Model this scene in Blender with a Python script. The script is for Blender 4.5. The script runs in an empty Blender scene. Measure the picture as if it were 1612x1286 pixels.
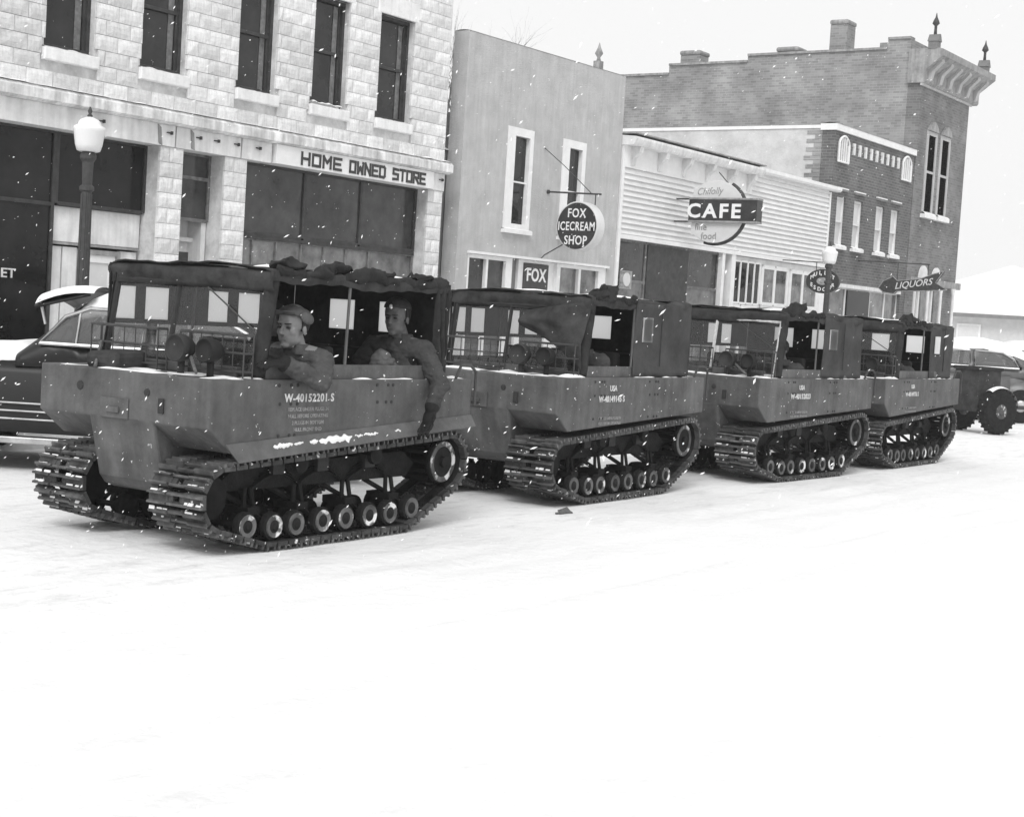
import bpy, math, random
import numpy as np
from mathutils import Vector, Matrix, noise as mnoise
random.seed(7)
R = math.radians
scene = bpy.context.scene
COL = scene.collection

# ---------------------------------------------------------------- camera
cd = bpy.data.cameras.new('camera'); cam = bpy.data.objects.new('camera', cd); COL.objects.link(cam)
FW = Vector((0.82103451, 0.56753645, -0.06168236)); RT = Vector((0.57066512, -0.81887706, 0.06149543)); UP = Vector((0.01560937, 0.08568984, 0.99619958))
CAMPOS = Vector((0, 0, 1.7531))
M = Matrix((RT, UP, -FW)).transposed().to_4x4(); M.translation = CAMPOS
cam.matrix_world = M
cd.sensor_width = 36; cd.sensor_fit = 'HORIZONTAL'; cd.lens = 54.54; cd.clip_start = 0.05; cd.clip_end = 2000
scene.camera = cam
# ---------------------------------------------------------------- sky: even overcast
SUN_EL, SUN_AZ = R(46), R(208)      # azimuth of the sun, measured from +X towards +Y
w = bpy.data.worlds.new('World'); scene.world = w; w.use_nodes = True
nt = w.node_tree; nt.nodes.clear()
sky = nt.nodes.new('ShaderNodeTexSky'); sky.sky_type = 'NISHITA'; sky.sun_disc = False
sky.sun_elevation = SUN_EL; sky.sun_rotation = R(90) - SUN_AZ; sky.dust_density = 8; sky.air_density = 1.5; sky.ozone_density = 0
bw = nt.nodes.new('ShaderNodeRGBToBW'); nt.links.new(sky.outputs[0], bw.inputs[0])
mx = nt.nodes.new('ShaderNodeMix'); mx.data_type = 'RGBA'; mx.inputs[0].default_value = 0.88
nt.links.new(bw.outputs[0], mx.inputs[6]); mx.inputs[7].default_value = (8.6, 8.6, 8.6, 1)
bg = nt.nodes.new('ShaderNodeBackground'); bg.inputs[1].default_value = 0.106
nt.links.new(mx.outputs[2], bg.inputs[0])
wo = nt.nodes.new('ShaderNodeOutputWorld'); nt.links.new(bg.outputs[0], wo.inputs[0])
sd = bpy.data.lights.new('sun', 'SUN'); sd.energy = 1.5; sd.angle = R(25); sd.color = (1, 1, 1)
sun = bpy.data.objects.new('sun', sd); COL.objects.link(sun)
sdir = Vector((math.cos(SUN_EL)*math.cos(SUN_AZ), math.cos(SUN_EL)*math.sin(SUN_AZ), math.sin(SUN_EL)))
sun.rotation_euler = sdir.to_track_quat('Z', 'Y').to_euler(); sun.location = (0, 0, 40)
vs = scene.view_settings; vs.view_transform = 'Standard'; vs.look = 'None'; vs.exposure = 0.18; vs.gamma = 1.0; vs.use_curve_mapping = False
scene.render.engine = 'CYCLES'
cy = scene.cycles; cy.use_denoising = True; cy.denoiser = 'OPENIMAGEDENOISE'; cy.max_bounces = 10; cy.volume_bounces = 2
cy.transparent_max_bounces = 24; cy.caustics_reflective = False; cy.caustics_refractive = False; cy.sample_clamp_indirect = 6

# ---------------------------------------------------------------- helpers
class MB:
    def __init__(s): s.v = []; s.f = []; s.m = []; s.cur = 0
    def add(s, vs_, fs):
        o = len(s.v); s.v += [tuple(q) for q in vs_]
        for f in fs: s.f.append(tuple(i+o for i in f)); s.m.append(s.cur)
        return s
    def box(s, x0, x1, y0, y1, z0, z1):
        s.add([(x0,y0,z0),(x1,y0,z0),(x1,y1,z0),(x0,y1,z0),(x0,y0,z1),(x1,y0,z1),(x1,y1,z1),(x0,y1,z1)],
              [(0,3,2,1),(4,5,6,7),(0,1,5,4),(1,2,6,5),(2,3,7,6),(3,0,4,7)]); return s
    def cham(s, x0, x1, y0, y1, z0, z1, c=.01):
        # box whose -Y face is chamfered
        a=[(x0,y1,z0),(x1,y1,z0),(x1,y1,z1),(x0,y1,z1)]; b=[(x0,y0+c,z0),(x1,y0+c,z0),(x1,y0+c,z1),(x0,y0+c,z1)]
        d=[(x0+c,y0,z0+c),(x1-c,y0,z0+c),(x1-c,y0,z1-c),(x0+c,y0,z1-c)]
        fs=[(0,1,2,3)[::-1]]
        fs=[]
        for i in range(4):
            j=(i+1)%4; fs.append((4+i,4+j,j,i)); fs.append((8+i,8+j,4+j,4+i))
        fs.append((8,9,10,11)); s.add(a+b+d, fs); return s
    def prism(s, poly, axis, a, b):
        n = len(poly)
        def P(q, t):
            if axis == 'y': return (q[0], t, q[1])
            if axis == 'x': return (t, q[0], q[1])
            return (q[0], q[1], t)
        vs_ = [P(q, a) for q in poly]+[P(q, b) for q in poly]
        fs = [tuple(range(n))[::-1], tuple(range(n, 2*n))]+[(i, (i+1) % n, n+(i+1) % n, n+i) for i in range(n)]
        s.add(vs_, fs); return s
    def tube(s, pts, r, n=8, cap=True, closed=False):
        pts = [Vector(p) for p in pts]; k = len(pts); o = len(s.v); rr = r if hasattr(r, '__len__') else [r]*k
        up = None
        for i, p in enumerate(pts):
            if closed: t = pts[(i+1) % k]-pts[i-1]
            else: t = pts[min(i+1, k-1)]-pts[max(i-1, 0)]
            t.normalize()
            if up is None: up = Vector((0, 0, 1)) if abs(t.z) < .9 else Vector((1, 0, 0))
            a = t.cross(up)
            if a.length < 1e-6: a = t.cross(Vector((0, 1, .1)))
            a.normalize(); b = a.cross(t); up = b
            for j in range(n):
                th = 2*math.pi*j/n; s.v.append(tuple(p+a*math.cos(th)*rr[i]+b*math.sin(th)*rr[i]))
        for i in range(k if closed else k-1):
            i2 = (i+1) % k
            for j in range(n):
                s.f.append((o+i*n+j, o+i*n+(j+1) % n, o+i2*n+(j+1) % n, o+i2*n+j)); s.m.append(s.cur)
        if cap and not closed:
            s.f.append(tuple(o+j for j in range(n))[::-1]); s.m.append(s.cur)
            s.f.append(tuple(o+(k-1)*n+j for j in range(n))); s.m.append(s.cur)
        return s
    def lathe(s, prof, c, axis='z', n=16, sy=1.0):
        # prof: (radius, height along axis)
        o = len(s.v); c = Vector(c)
        for r, h in prof:
            for j in range(n):
                th = 2*math.pi*j/n; u_, v_ = r*math.cos(th), r*math.sin(th)*sy
                q = {'z': (u_, v_, h), 'y': (u_, h, v_), 'x': (h, u_, v_)}[axis]
                s.v.append(tuple(c+Vector(q)))
        for i in range(len(prof)-1):
            for j in range(n):
                s.f.append((o+i*n+j, o+i*n+(j+1) % n, o+(i+1)*n+(j+1) % n, o+(i+1)*n+j)); s.m.append(s.cur)
        s.f.append(tuple(o+j for j in range(n))[::-1]); s.m.append(s.cur)
        k = len(prof)-1; s.f.append(tuple(o+k*n+j for j in range(n))); s.m.append(s.cur)
        return s
    def ell(s, c, r, n=16, m=10, rot=None):
        o = len(s.v); c = Vector(c)
        for i in range(1, m):
            ph = math.pi*i/m
            for j in range(n):
                th = 2*math.pi*j/n
                q = Vector((r[0]*math.sin(ph)*math.cos(th), r[1]*math.sin(ph)*math.sin(th), r[2]*math.cos(ph)))
                if rot: q = rot @ q
                s.v.append(tuple(c+q))
        t0 = Vector((0, 0, r[2])); t1 = Vector((0, 0, -r[2]))
        if rot: t0 = rot @ t0; t1 = rot @ t1
        s.v.append(tuple(c+t0)); s.v.append(tuple(c+t1)); T = len(s.v)-2
        for i in range(m-2):
            for j in range(n):
                s.f.append((o+i*n+j, o+(i+1)*n+j, o+(i+1)*n+(j+1) % n, o+i*n+(j+1) % n)); s.m.append(s.cur)
        for j in range(n):
            s.f.append((T, o+j, o+(j+1) % n)); s.m.append(s.cur)
            s.f.append((T+1, o+(m-2)*n+(j+1) % n, o+(m-2)*n+j)); s.m.append(s.cur)
        return s
    def grid(s, fn, nu, nv):
        o = len(s.v)
        for i in range(nu+1):
            for j in range(nv+1): s.v.append(tuple(fn(i/nu, j/nv)))
        for i in range(nu):
            for j in range(nv):
                a = o+i*(nv+1)+j; s.f.append((a, a+1, a+nv+2, a+nv+1)); s.m.append(s.cur)
        return s
    def mesh(s, name, mats, smooth=False):
        me = bpy.data.meshes.new(name); me.from_pydata(s.v, [], s.f)
        for m_ in (mats if isinstance(mats, (list, tuple)) else [mats]): me.materials.append(m_)
        if any(s.m): me.polygons.foreach_set('material_index', s.m)
        if smooth: me.polygons.foreach_set('use_smooth', [True]*len(s.f))
        me.update()
        import bmesh
        bm = bmesh.new(); bm.from_mesh(me); bmesh.ops.recalc_face_normals(bm, faces=bm.faces); bm.to_mesh(me); bm.free()
        return me
    def build(s, name, mats, parent=None, smooth=False, bevel=0, solid=0, loc=None):
        return put(name, s.mesh(name, mats, smooth), parent, bevel, solid, loc)

def crumple(f, amp, freq, seed=0., start=0):
    for i in range(start, len(f.v)):
        x, y, z = f.v[i]; a = Vector((x*freq+seed, y*freq, z*freq)); d = mnoise.noise_vector(a)*amp+mnoise.noise_vector(a*2.3)*amp*.5
        f.v[i] = (x+d.x, y+d.y, z+d.z)
    return f
def put(name, me, parent=None, bevel=0, solid=0, loc=None):
    o = bpy.data.objects.new(name, me); COL.objects.link(o)
    if parent: o.parent = parent
    if loc: o.location = loc
    if solid:
        m_ = o.modifiers.new('solid', 'SOLIDIFY'); m_.thickness = solid; m_.offset = 0
    if bevel:
        m_ = o.modifiers.new('bevel', 'BEVEL'); m_.width = bevel; m_.segments = 2; m_.limit_method = 'ANGLE'; m_.angle_limit = R(40)
    return o
def tag(o, label=None, cat=None, group=None, kind=None):
    if label: o['label'] = label
    if cat: o['category'] = cat
    if group: o['group'] = group
    if kind: o['kind'] = kind
    return o
def thing(name, loc, rz=0, label=None, cat=None, group=None):
    o = bpy.data.objects.new(name, None); COL.objects.link(o); o.location = loc; o.rotation_euler = (0, 0, rz); o.empty_display_size = .2
    return tag(o, label, cat, group)
CACHE = {}
def cached(key, fn):
    if key not in CACHE: CACHE[key] = fn()
    return CACHE[key]
def nz(x, y=0., z=0.): return mnoise.noise(Vector((x, y, z)))

def text_mesh(txt, size, bold=.0, ext=.006, align='CENTER', space=1.0, xs=1.0):
    cu = bpy.data.curves.new('txt', 'FONT'); cu.body = txt; cu.size = size; cu.extrude = ext; cu.offset = bold
    cu.align_x = align; cu.align_y = 'CENTER'; cu.space_character = space; cu.resolution_u = 3
    o = bpy.data.objects.new('txt', cu); COL.objects.link(o)
    bpy.context.view_layer.update(); dg = bpy.context.evaluated_depsgraph_get()
    me = bpy.data.meshes.new_from_object(o.evaluated_get(dg)); bpy.data.objects.remove(o)
    if xs != 1: me.transform(Matrix.Diagonal((xs, 1, 1, 1)))
    return me
def lettering(txt, size, mat, parent, org, xdir, ydir=(0, 0, 1), name='lettering', fit=None, **k):
    me = text_mesh(txt, size, **k)
    if fit:      # (width, height) of the finished word
        xs_ = [v.co.x for v in me.vertices]; ys_ = [v.co.y for v in me.vertices]; cx, cy_ = (min(xs_)+max(xs_))/2, (min(ys_)+max(ys_))/2
        for v in me.vertices: v.co.x = (v.co.x-cx)*fit[0]/(max(xs_)-min(xs_)); v.co.y = (v.co.y-cy_)*fit[1]/(max(ys_)-min(ys_))
    X = Vector(xdir).normalized(); Yv = Vector(ydir).normalized(); Z = X.cross(Yv)
    T = Matrix((X, Yv, Z)).transposed().to_4x4(); T.translation = Vector(org)
    me.transform(T); me.materials.clear(); me.materials.append(mat)
    return put(name, me, parent)

# ---------------------------------------------------------------- materials (all grey: the place is seen in monochrome)
def material(name, c, rough=.8, var=.15, scale=6., bump=.0, bscale=60., spec=.3, metal=0, rnd=0, snow=0, snow_scale=9., streak=0, tex='Object', stain=0):
    m = bpy.data.materials.new(name); m.use_nodes = True; t = m.node_tree; N = t.nodes; L = t.links; b = N['Principled BSDF']
    b.inputs['Roughness'].default_value = rough; b.inputs['Specular IOR Level'].default_value = spec; b.inputs['Metallic'].default_value = metal
    tc = N.new('ShaderNodeTexCoord'); n1 = N.new('ShaderNodeTexNoise'); n1.inputs['Scale'].default_value = scale; n1.inputs['Detail'].default_value = 6; n1.inputs['Roughness'].default_value = .65
    vec = tc.outputs[tex]
    if rnd:      # every copy gets its own patch of the pattern
        oi = N.new('ShaderNodeObjectInfo'); vm = N.new('ShaderNodeMath'); vm.operation = 'MULTIPLY'; vm.inputs[1].default_value = 57.; L.new(oi.outputs['Random'], vm.inputs[0])
        va = N.new('ShaderNodeVectorMath'); va.operation = 'ADD'; L.new(vec, va.inputs[0]); L.new(vm.outputs[0], va.inputs[1]); vec = va.outputs[0]
    L.new(vec, n1.inputs['Vector'])
    rp = N.new('ShaderNodeMapRange'); rp.inputs['From Min'].default_value = .3; rp.inputs['From Max'].default_value = .7
    rp.inputs['To Min'].default_value = c*(1-var); rp.inputs['To Max'].default_value = c*(1+var); L.new(n1.outputs['Fac'], rp.inputs['Value'])
    out = rp.outputs[0]
    if streak:
        mp = N.new('ShaderNodeMapping'); mp.inputs['Scale'].default_value = (7, 7, .7); L.new(vec, mp.inputs['Vector'])
        n3 = N.new('ShaderNodeTexNoise'); n3.inputs['Scale'].default_value = 1.6; n3.inputs['Detail'].default_value = 5; L.new(mp.outputs[0], n3.inputs['Vector'])
        r3 = N.new('ShaderNodeMapRange'); r3.inputs['From Min'].default_value = .35; r3.inputs['From Max'].default_value = .7; r3.inputs['To Min'].default_value = 1+streak*.3; r3.inputs['To Max'].default_value = 1-streak
        L.new(n3.outputs['Fac'], r3.inputs['Value']); mu = N.new('ShaderNodeMath'); mu.operation = 'MULTIPLY'; L.new(out, mu.inputs[0]); L.new(r3.outputs[0], mu.inputs[1]); out = mu.outputs[0]
    if stain:
        n5 = N.new('ShaderNodeTexNoise'); n5.inputs['Scale'].default_value = 1.1; n5.inputs['Detail'].default_value = 8; n5.inputs['Roughness'].default_value = .7; L.new(vec, n5.inputs['Vector'])
        r5 = N.new('ShaderNodeMapRange'); r5.inputs['From Min'].default_value = .5; r5.inputs['From Max'].default_value = .75; r5.inputs['To Min'].default_value = 1; r5.inputs['To Max'].default_value = 1-stain
        L.new(n5.outputs['Fac'], r5.inputs['Value']); mu = N.new('ShaderNodeMath'); mu.operation = 'MULTIPLY'; L.new(out, mu.inputs[0]); L.new(r5.outputs[0], mu.inputs[1]); out = mu.outputs[0]
    if rnd:
        r4 = N.new('ShaderNodeMapRange'); r4.inputs['To Min'].default_value = 1-rnd; r4.inputs['To Max'].default_value = 1+rnd*.4; L.new(oi.outputs['Random'], r4.inputs['Value'])
        mu = N.new('ShaderNodeMath'); mu.operation = 'MULTIPLY'; L.new(out, mu.inputs[0]); L.new(r4.outputs[0], mu.inputs[1]); out = mu.outputs[0]
    if snow:
        n2 = N.new('ShaderNodeTexNoise'); n2.inputs['Scale'].default_value = snow_scale; n2.inputs['Detail'].default_value = 4
        L.new(vec, n2.inputs['Vector'])
        rs = N.new('ShaderNodeMapRange'); rs.inputs['From Min'].default_value = 1-snow-.02; rs.inputs['From Max'].default_value = 1-snow+.04; L.new(n2.outputs['Fac'], rs.inputs['Value'])
        mi = N.new('ShaderNodeMix'); mi.data_type = 'FLOAT'; L.new(rs.outputs[0], mi.inputs[0]); L.new(out, mi.inputs[2]); mi.inputs[3].default_value = .75; out = mi.outputs[0]
    L.new(out, b.inputs['Base Color'])
    if bump:
        nb = N.new('ShaderNodeTexNoise'); nb.inputs['Scale'].default_value = bscale; nb.inputs['Detail'].default_value = 5; L.new(vec, nb.inputs['Vector'])
        bu = N.new('ShaderNodeBump'); bu.inputs['Strength'].default_value = bump; bu.inputs['Distance'].default_value = .02; L.new(nb.outputs['Fac'], bu.inputs['Height']); L.new(bu.outputs[0], b.inputs['Normal'])
    return m
def brick_material(name, c, mortar, axis, var=.18, sz=(.21, .075)):
    m = bpy.data.materials.new(name); m.use_nodes = True; t = m.node_tree; N = t.nodes; L = t.links; b = N['Principled BSDF']; b.inputs['Roughness'].default_value = .9; b.inputs['Specular IOR Level'].default_value = .2
    tc = N.new('ShaderNodeTexCoord'); se = N.new('ShaderNodeSeparateXYZ'); L.new(tc.outputs['Object'], se.inputs[0]); co = N.new('ShaderNodeCombineXYZ')
    sm_ = N.new('ShaderNodeMath'); L.new(se.outputs['X'], sm_.inputs[0]); L.new(se.outputs['Y'], sm_.inputs[1]); L.new(sm_.outputs[0], co.inputs[0]); L.new(se.outputs['Z'], co.inputs[1])
    br = N.new('ShaderNodeTexBrick'); br.inputs['Scale'].default_value = 1; br.inputs['Brick Width'].default_value = sz[0]; br.inputs['Row Height'].default_value = sz[1]
    br.inputs['Mortar Size'].default_value = .008; br.inputs['Color1'].default_value = (c*(1-var),)*3+(1,); br.inputs['Color2'].default_value = (c*(1+var),)*3+(1,); br.inputs['Mortar'].default_value = (mortar,)*3+(1,)
    L.new(co.outputs[0], br.inputs['Vector'])
    n1 = N.new('ShaderNodeTexNoise'); n1.inputs['Scale'].default_value = .9; n1.inputs['Detail'].default_value = 8; L.new(tc.outputs['Object'], n1.inputs['Vector'])
    r1 = N.new('ShaderNodeMapRange'); r1.inputs['From Min'].default_value = .3; r1.inputs['From Max'].default_value = .7; r1.inputs['To Min'].default_value = .75; r1.inputs['To Max'].default_value = 1.3; L.new(n1.outputs['Fac'], r1.inputs['Value'])
    mu = N.new('ShaderNodeMix'); mu.data_type = 'RGBA'; mu.blend_type = 'MULTIPLY'; mu.inputs[0].default_value = 1; L.new(br.outputs['Color'], mu.inputs[6]); L.new(r1.outputs[0], mu.inputs[7]); L.new(mu.outputs[2], b.inputs['Base Color'])
    bu = N.new('ShaderNodeBump'); bu.inputs['Strength'].default_value = .5; bu.inputs['Distance'].default_value = .01; bu.invert = True; L.new(br.outputs['Fac'], bu.inputs['Height']); L.new(bu.outputs[0], b.inputs['Normal'])
    return m
def clear_pane(name, tint=.85, milky=0., rough=.05, glow=0.):
    m = bpy.data.materials.new(name); m.use_nodes = True; t = m.node_tree; N = t.nodes; L = t.links; N.remove(N['Principled BSDF'])
    tr = N.new('ShaderNodeBsdfTransparent'); tr.inputs[0].default_value = (tint,)*3+(1,)
    gl = N.new('ShaderNodeBsdfGlossy'); gl.inputs['Roughness'].default_value = rough
    df = N.new('ShaderNodeBsdfDiffuse'); df.inputs[0].default_value = (.7, .7, .7, 1)
    lw = N.new('ShaderNodeLayerWeight'); lw.inputs[0].default_value = .5
    pw = N.new('ShaderNodeMath'); pw.operation = 'POWER'; pw.inputs[1].default_value = 5; L.new(lw.outputs['Facing'], pw.inputs[0])
    fr = N.new('ShaderNodeMath'); fr.operation = 'MULTIPLY_ADD'; fr.inputs[1].default_value = .9; fr.inputs[2].default_value = .03; L.new(pw.outputs[0], fr.inputs[0])
    a = N.new('ShaderNodeMixShader'); L.new(fr.outputs[0], a.inputs[0]); L.new(tr.outputs[0], a.inputs[1]); L.new(gl.outputs[0], a.inputs[2])
    d = N.new('ShaderNodeMixShader'); d.inputs[0].default_value = milky; L.new(a.outputs[0], d.inputs[1]); L.new(df.outputs[0], d.inputs[2])
    
    if glow:      # clouded sheet that lets daylight through
        tl = N.new('ShaderNodeBsdfTranslucent'); tl.inputs[0].default_value = (.95, .95, .95, 1); e = N.new('ShaderNodeMixShader'); e.inputs[0].default_value = glow; L.new(d.outputs[0], e.inputs[1]); L.new(tl.outputs[0], e.inputs[2]); d = e
    L.new(d.outputs[0], N['Material Output'].inputs[0]); return m
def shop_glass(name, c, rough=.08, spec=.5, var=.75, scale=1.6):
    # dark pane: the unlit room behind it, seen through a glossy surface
    return material(name, c, rough, var, scale, spec=spec, bump=.05, bscale=2., rnd=.25)  # mottled tone paints cloudy reflections into the glass colour

MT = {}
MT['snow'] = material('snow', .79, .9, .04, 1.2, bump=.8, bscale=9., spec=.2)
def packed_lane():      # thinner, dirtier packed snow in the driving lane and along the old ruts
    t = MT['snow'].node_tree; N = t.nodes; L = t.links; b = N['Principled BSDF']; src = b.inputs['Base Color'].links[0].from_socket
    tc = N.new('ShaderNodeTexCoord'); se = N.new('ShaderNodeSeparateXYZ'); L.new(tc.outputs['Object'], se.inputs[0])
    def rng(sock, a, b_, lo, hi):
        m = N.new('ShaderNodeMapRange'); m.interpolation_type = 'SMOOTHSTEP'; m.inputs[1].default_value = a; m.inputs[2].default_value = b_; m.inputs[3].default_value = lo; m.inputs[4].default_value = hi; L.new(sock, m.inputs[0]); return m.outputs[0]
    def mul(a, b_):
        m = N.new('ShaderNodeMath'); m.operation = 'MULTIPLY'; L.new(a, m.inputs[0]); L.new(b_, m.inputs[1]) if not isinstance(b_, float) else setattr(m.inputs[1], 'default_value', b_); return m.outputs[0]
    lane = mul(rng(se.outputs['Y'], 6.2, 7.4, 0, 1), rng(se.outputs['Y'], 13.2, 14.2, 1, 0))
    mp = N.new('ShaderNodeMapping'); mp.inputs['Scale'].default_value = (.5, 1.6, 1); L.new(tc.outputs['Object'], mp.inputs[0])
    n1 = N.new('ShaderNodeTexNoise'); n1.inputs['Scale'].default_value = 3.; n1.inputs['Detail'].default_value = 9; n1.inputs['Roughness'].default_value = .75; L.new(mp.outputs[0], n1.inputs[0])
    n2 = N.new('ShaderNodeTexNoise'); n2.inputs['Scale'].default_value = 38.; n2.inputs['Detail'].default_value = 6; L.new(tc.outputs['Object'], n2.inputs[0])
    d1 = mul(mul(rng(n1.outputs[0], .47, .70, 0, 1), lane), .36); left = mul(mul(rng(se.outputs['X'], 3.0, 7.5, 1, 0), rng(n1.outputs[0], .44, .68, 0, 1)), .20)
    d2 = mul(mul(rng(n2.outputs[0], .58, .70, 0, 1), rng(n1.outputs[0], .38, .6, 0, 1)), .30)
    s1 = N.new('ShaderNodeMath'); L.new(d1, s1.inputs[0]); L.new(left, s1.inputs[1]); s2 = N.new('ShaderNodeMath'); s2.use_clamp = True; L.new(s1.outputs[0], s2.inputs[0]); L.new(mul(d2, rng(se.outputs['Y'], 5.0, 7.0, .35, 1)), s2.inputs[1])
    mi = N.new('ShaderNodeMix'); mi.data_type = 'FLOAT'; L.new(s2.outputs[0], mi.inputs[0]); L.new(src, mi.inputs[2]); mi.inputs[3].default_value = .34; L.new(mi.outputs[0], b.inputs['Base Color'])
packed_lane()
MT['snow_cap'] = material('snow_cap', .84, .9, .03, 8., bump=.3, bscale=40., spec=.2)
MT['walk'] = material('trodden_snow', .6, .9, .25, 3., bump=.5, bscale=20.)
MT['block'] = material('painted_block', .80, .85, .08, 9., bump=.45, bscale=22., rnd=.2, streak=.16, stain=.22)
MT['mortar'] = material('mortar', .60, .9, .25, 5., stain=.4)
MT['stone'] = material('dressed_stone', .80, .85, .1, 7., bump=.3, bscale=30., streak=.12)
MT['cornice'] = material('cornice_stone', .70, .85, .3, 3., bump=.4, bscale=25., streak=.35)
MT['white'] = material('white_paint', .78, .6, .08, 4., bump=.1, bscale=30.)
MT['dirty_white'] = material('weathered_white_paint', .74, .7, .16, 3., bump=.15, bscale=30., streak=.15)
MT['board'] = material('white_clapboard', .74, .65, .08, 3., bump=.15, bscale=25., rnd=.08)
MT['sash'] = material('dark_sash_paint', .045, .6, .4, 8.)
MT['sash_worn'] = material('worn_sash_paint', .16, .7, .5, 10.)
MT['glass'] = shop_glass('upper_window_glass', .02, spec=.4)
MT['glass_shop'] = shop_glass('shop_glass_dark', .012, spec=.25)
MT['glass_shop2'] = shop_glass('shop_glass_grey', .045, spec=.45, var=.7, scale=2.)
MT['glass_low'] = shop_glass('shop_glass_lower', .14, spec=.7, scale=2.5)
MT['shade'] = material('window_shade', .62, .8, .06, 4.)
MT['stucco'] = material('grey_stucco', .47, .95, .12, 2.5, bump=.6, bscale=45., streak=.1)
MT['stucco_dark'] = material('dark_stucco', .2, .95, .15, 3., bump=.5, bscale=45.)
MT['plaster'] = material('pale_plaster', .55, .95, .18, 1.4, bump=.5, bscale=20., stain=.25)
MT['brick_y'] = brick_material('dark_brick_front', .12, .2, 'y')
MT['brick_x'] = brick_material('grey_brick_side', .26, .32, 'x')  # side brick paled so distance haze sits in the colour
MT['brick_y2'] = brick_material('corner_brick_front', .18, .23, 'y')  # base lightened to stand in for snow haze
MT['trim_grey'] = material('grey_trim', .3, .8, .3, 4., streak=.3)
MT['sign_dark'] = material('dark_sign_enamel', .035, .4, .4, 5., spec=.4)
MT['sign_light'] = material('light_sign_enamel', .62, .5, .08, 3.)
MT['sign_letter'] = material('letter_paint_white', .8, .5, .05, 10.)
MT['letter_dark'] = material('letter_paint_dark', .05, .6, .4, 15.)
MT['letter_mid'] = material('letter_paint_faded', .28, .6, .5, 15.)
MT['iron'] = material('dark_iron', .05, .6, .3, 12., spec=.4)
MT['globe'] = material('milk_glass_globe', .8, .3, .03, 4., spec=.5)
MT['od'] = material('drab_paint', .10, .62, .38, 2.6, rnd=.08, bump=.25, bscale=30., spec=.35, stain=.45, snow=.285, snow_scale=26., streak=.25)
MT['od_dark'] = material('drab_paint_dark', .032, .7, .3, 7., bump=.15, bscale=80.)
MT['od_light'] = material('drab_paint_pale', .10, .6, .25, 8., bump=.15, bscale=80.)  # paler drab: sky light on the flared apron put into the colour
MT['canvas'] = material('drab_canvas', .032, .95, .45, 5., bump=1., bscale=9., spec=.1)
MT['canvas_lighter'] = material('lighter_canvas', .046, .95, .5, 4., bump=1., bscale=9., spec=.1)  # somewhat lighter tone than the drab canvas
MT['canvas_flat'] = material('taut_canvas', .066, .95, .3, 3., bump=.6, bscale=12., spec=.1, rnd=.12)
MT['steel'] = material('track_steel', .014, .8, .5, 14., spec=.2, bump=.3, bscale=60.)
MT['shoe'] = material('track_shoe_steel', .058, .6, .6, 12., spec=.3, bump=.3, bscale=60., rnd=.45, snow=.33, snow_scale=16.)
MT['grouser'] = material('worn_grouser_steel', .095, .5, .6, 12., spec=.4, rnd=.4)
MT['rubber'] = material('rubber', .016, .9, .5, 14., bump=.2, spec=.15)
MT['wheel'] = material('wheel_paint', .016, .8, .4, 14., spec=.15)
MT['rim'] = material('bright_rim', .11, .6, .6, 9., spec=.3, snow=.42, snow_scale=7., rnd=.4)  # light on the dished rim put into the colour, plus caught snow
MT['marking'] = material('stencil_paint', .62, .8, .2, 30.)
MT['marking_faint'] = material('faded_stencil_paint', .26, .8, .4, 40.)
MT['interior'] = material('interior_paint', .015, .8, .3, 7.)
MT['pane'] = clear_pane('windshield_pane', .9, .015)
MT['celluloid'] = clear_pane('celluloid_window', .96, .08, .15, .8)
MT['lightframe'] = material('frosted_frame', .6, .8, .3, 20.)
MT['skin'] = material('skin', .21, .6, .12, 25., spec=.35, bump=.05)
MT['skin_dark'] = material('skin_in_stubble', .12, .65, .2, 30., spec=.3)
MT['hair'] = material('hair', .02, .7, .4, 60., bump=.5, bscale=120.)
MT['lips'] = material('lips', .16, .5, .1, 30.)
MT['eye'] = material('eye', .02, .2, .1, 30., spec=.5)
MT['jacket'] = material('wool_jacket', .075, .95, .25, 12., bump=.5, bscale=30., spec=.1)
MT['jacket2'] = material('field_jacket', .058, .95, .25, 12., bump=.5, bscale=30., spec=.1)
MT['trouser'] = material('trouser', .12, .95, .2, 12., bump=.5, bscale=30., spec=.1)
MT['glove'] = material('glove', .011, .8, .3, 20.)
MT['darkcap'] = material('dark_cloth_cap', .03, .95, .3, 14., bump=.4, bscale=40.)
MT['cap'] = material('cloth_cap', .10, .95, .25, 14., bump=.4, bscale=40.)
MT['badge'] = material('badge', .7, .3, .05, 9., spec=.6)
MT['carpaint'] = material('dark_car_paint', .012, .35, .3, 3., spec=.3)
MT['carpaint2'] = material('grey_car_paint', .09, .35, .3, 3., spec=.5)
MT['chrome'] = material('chrome', .45, .3, .3, 5., metal=.7)
MT['carglass'] = clear_pane('car_glass', .6, .10)
MT['bark'] = material('bark', .12, .95, .3, 20., bump=.5)
MT['wood'] = material('broken_wood', .12, .9, .4, 30., bump=.5)
MT['houseside'] = material('house_siding', .55, .9, .1, 3.)  # siding paled to stand in for haze; also used for panes
MT['flake'] = material('flake', .9, .9, .02, 5.)
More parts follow.
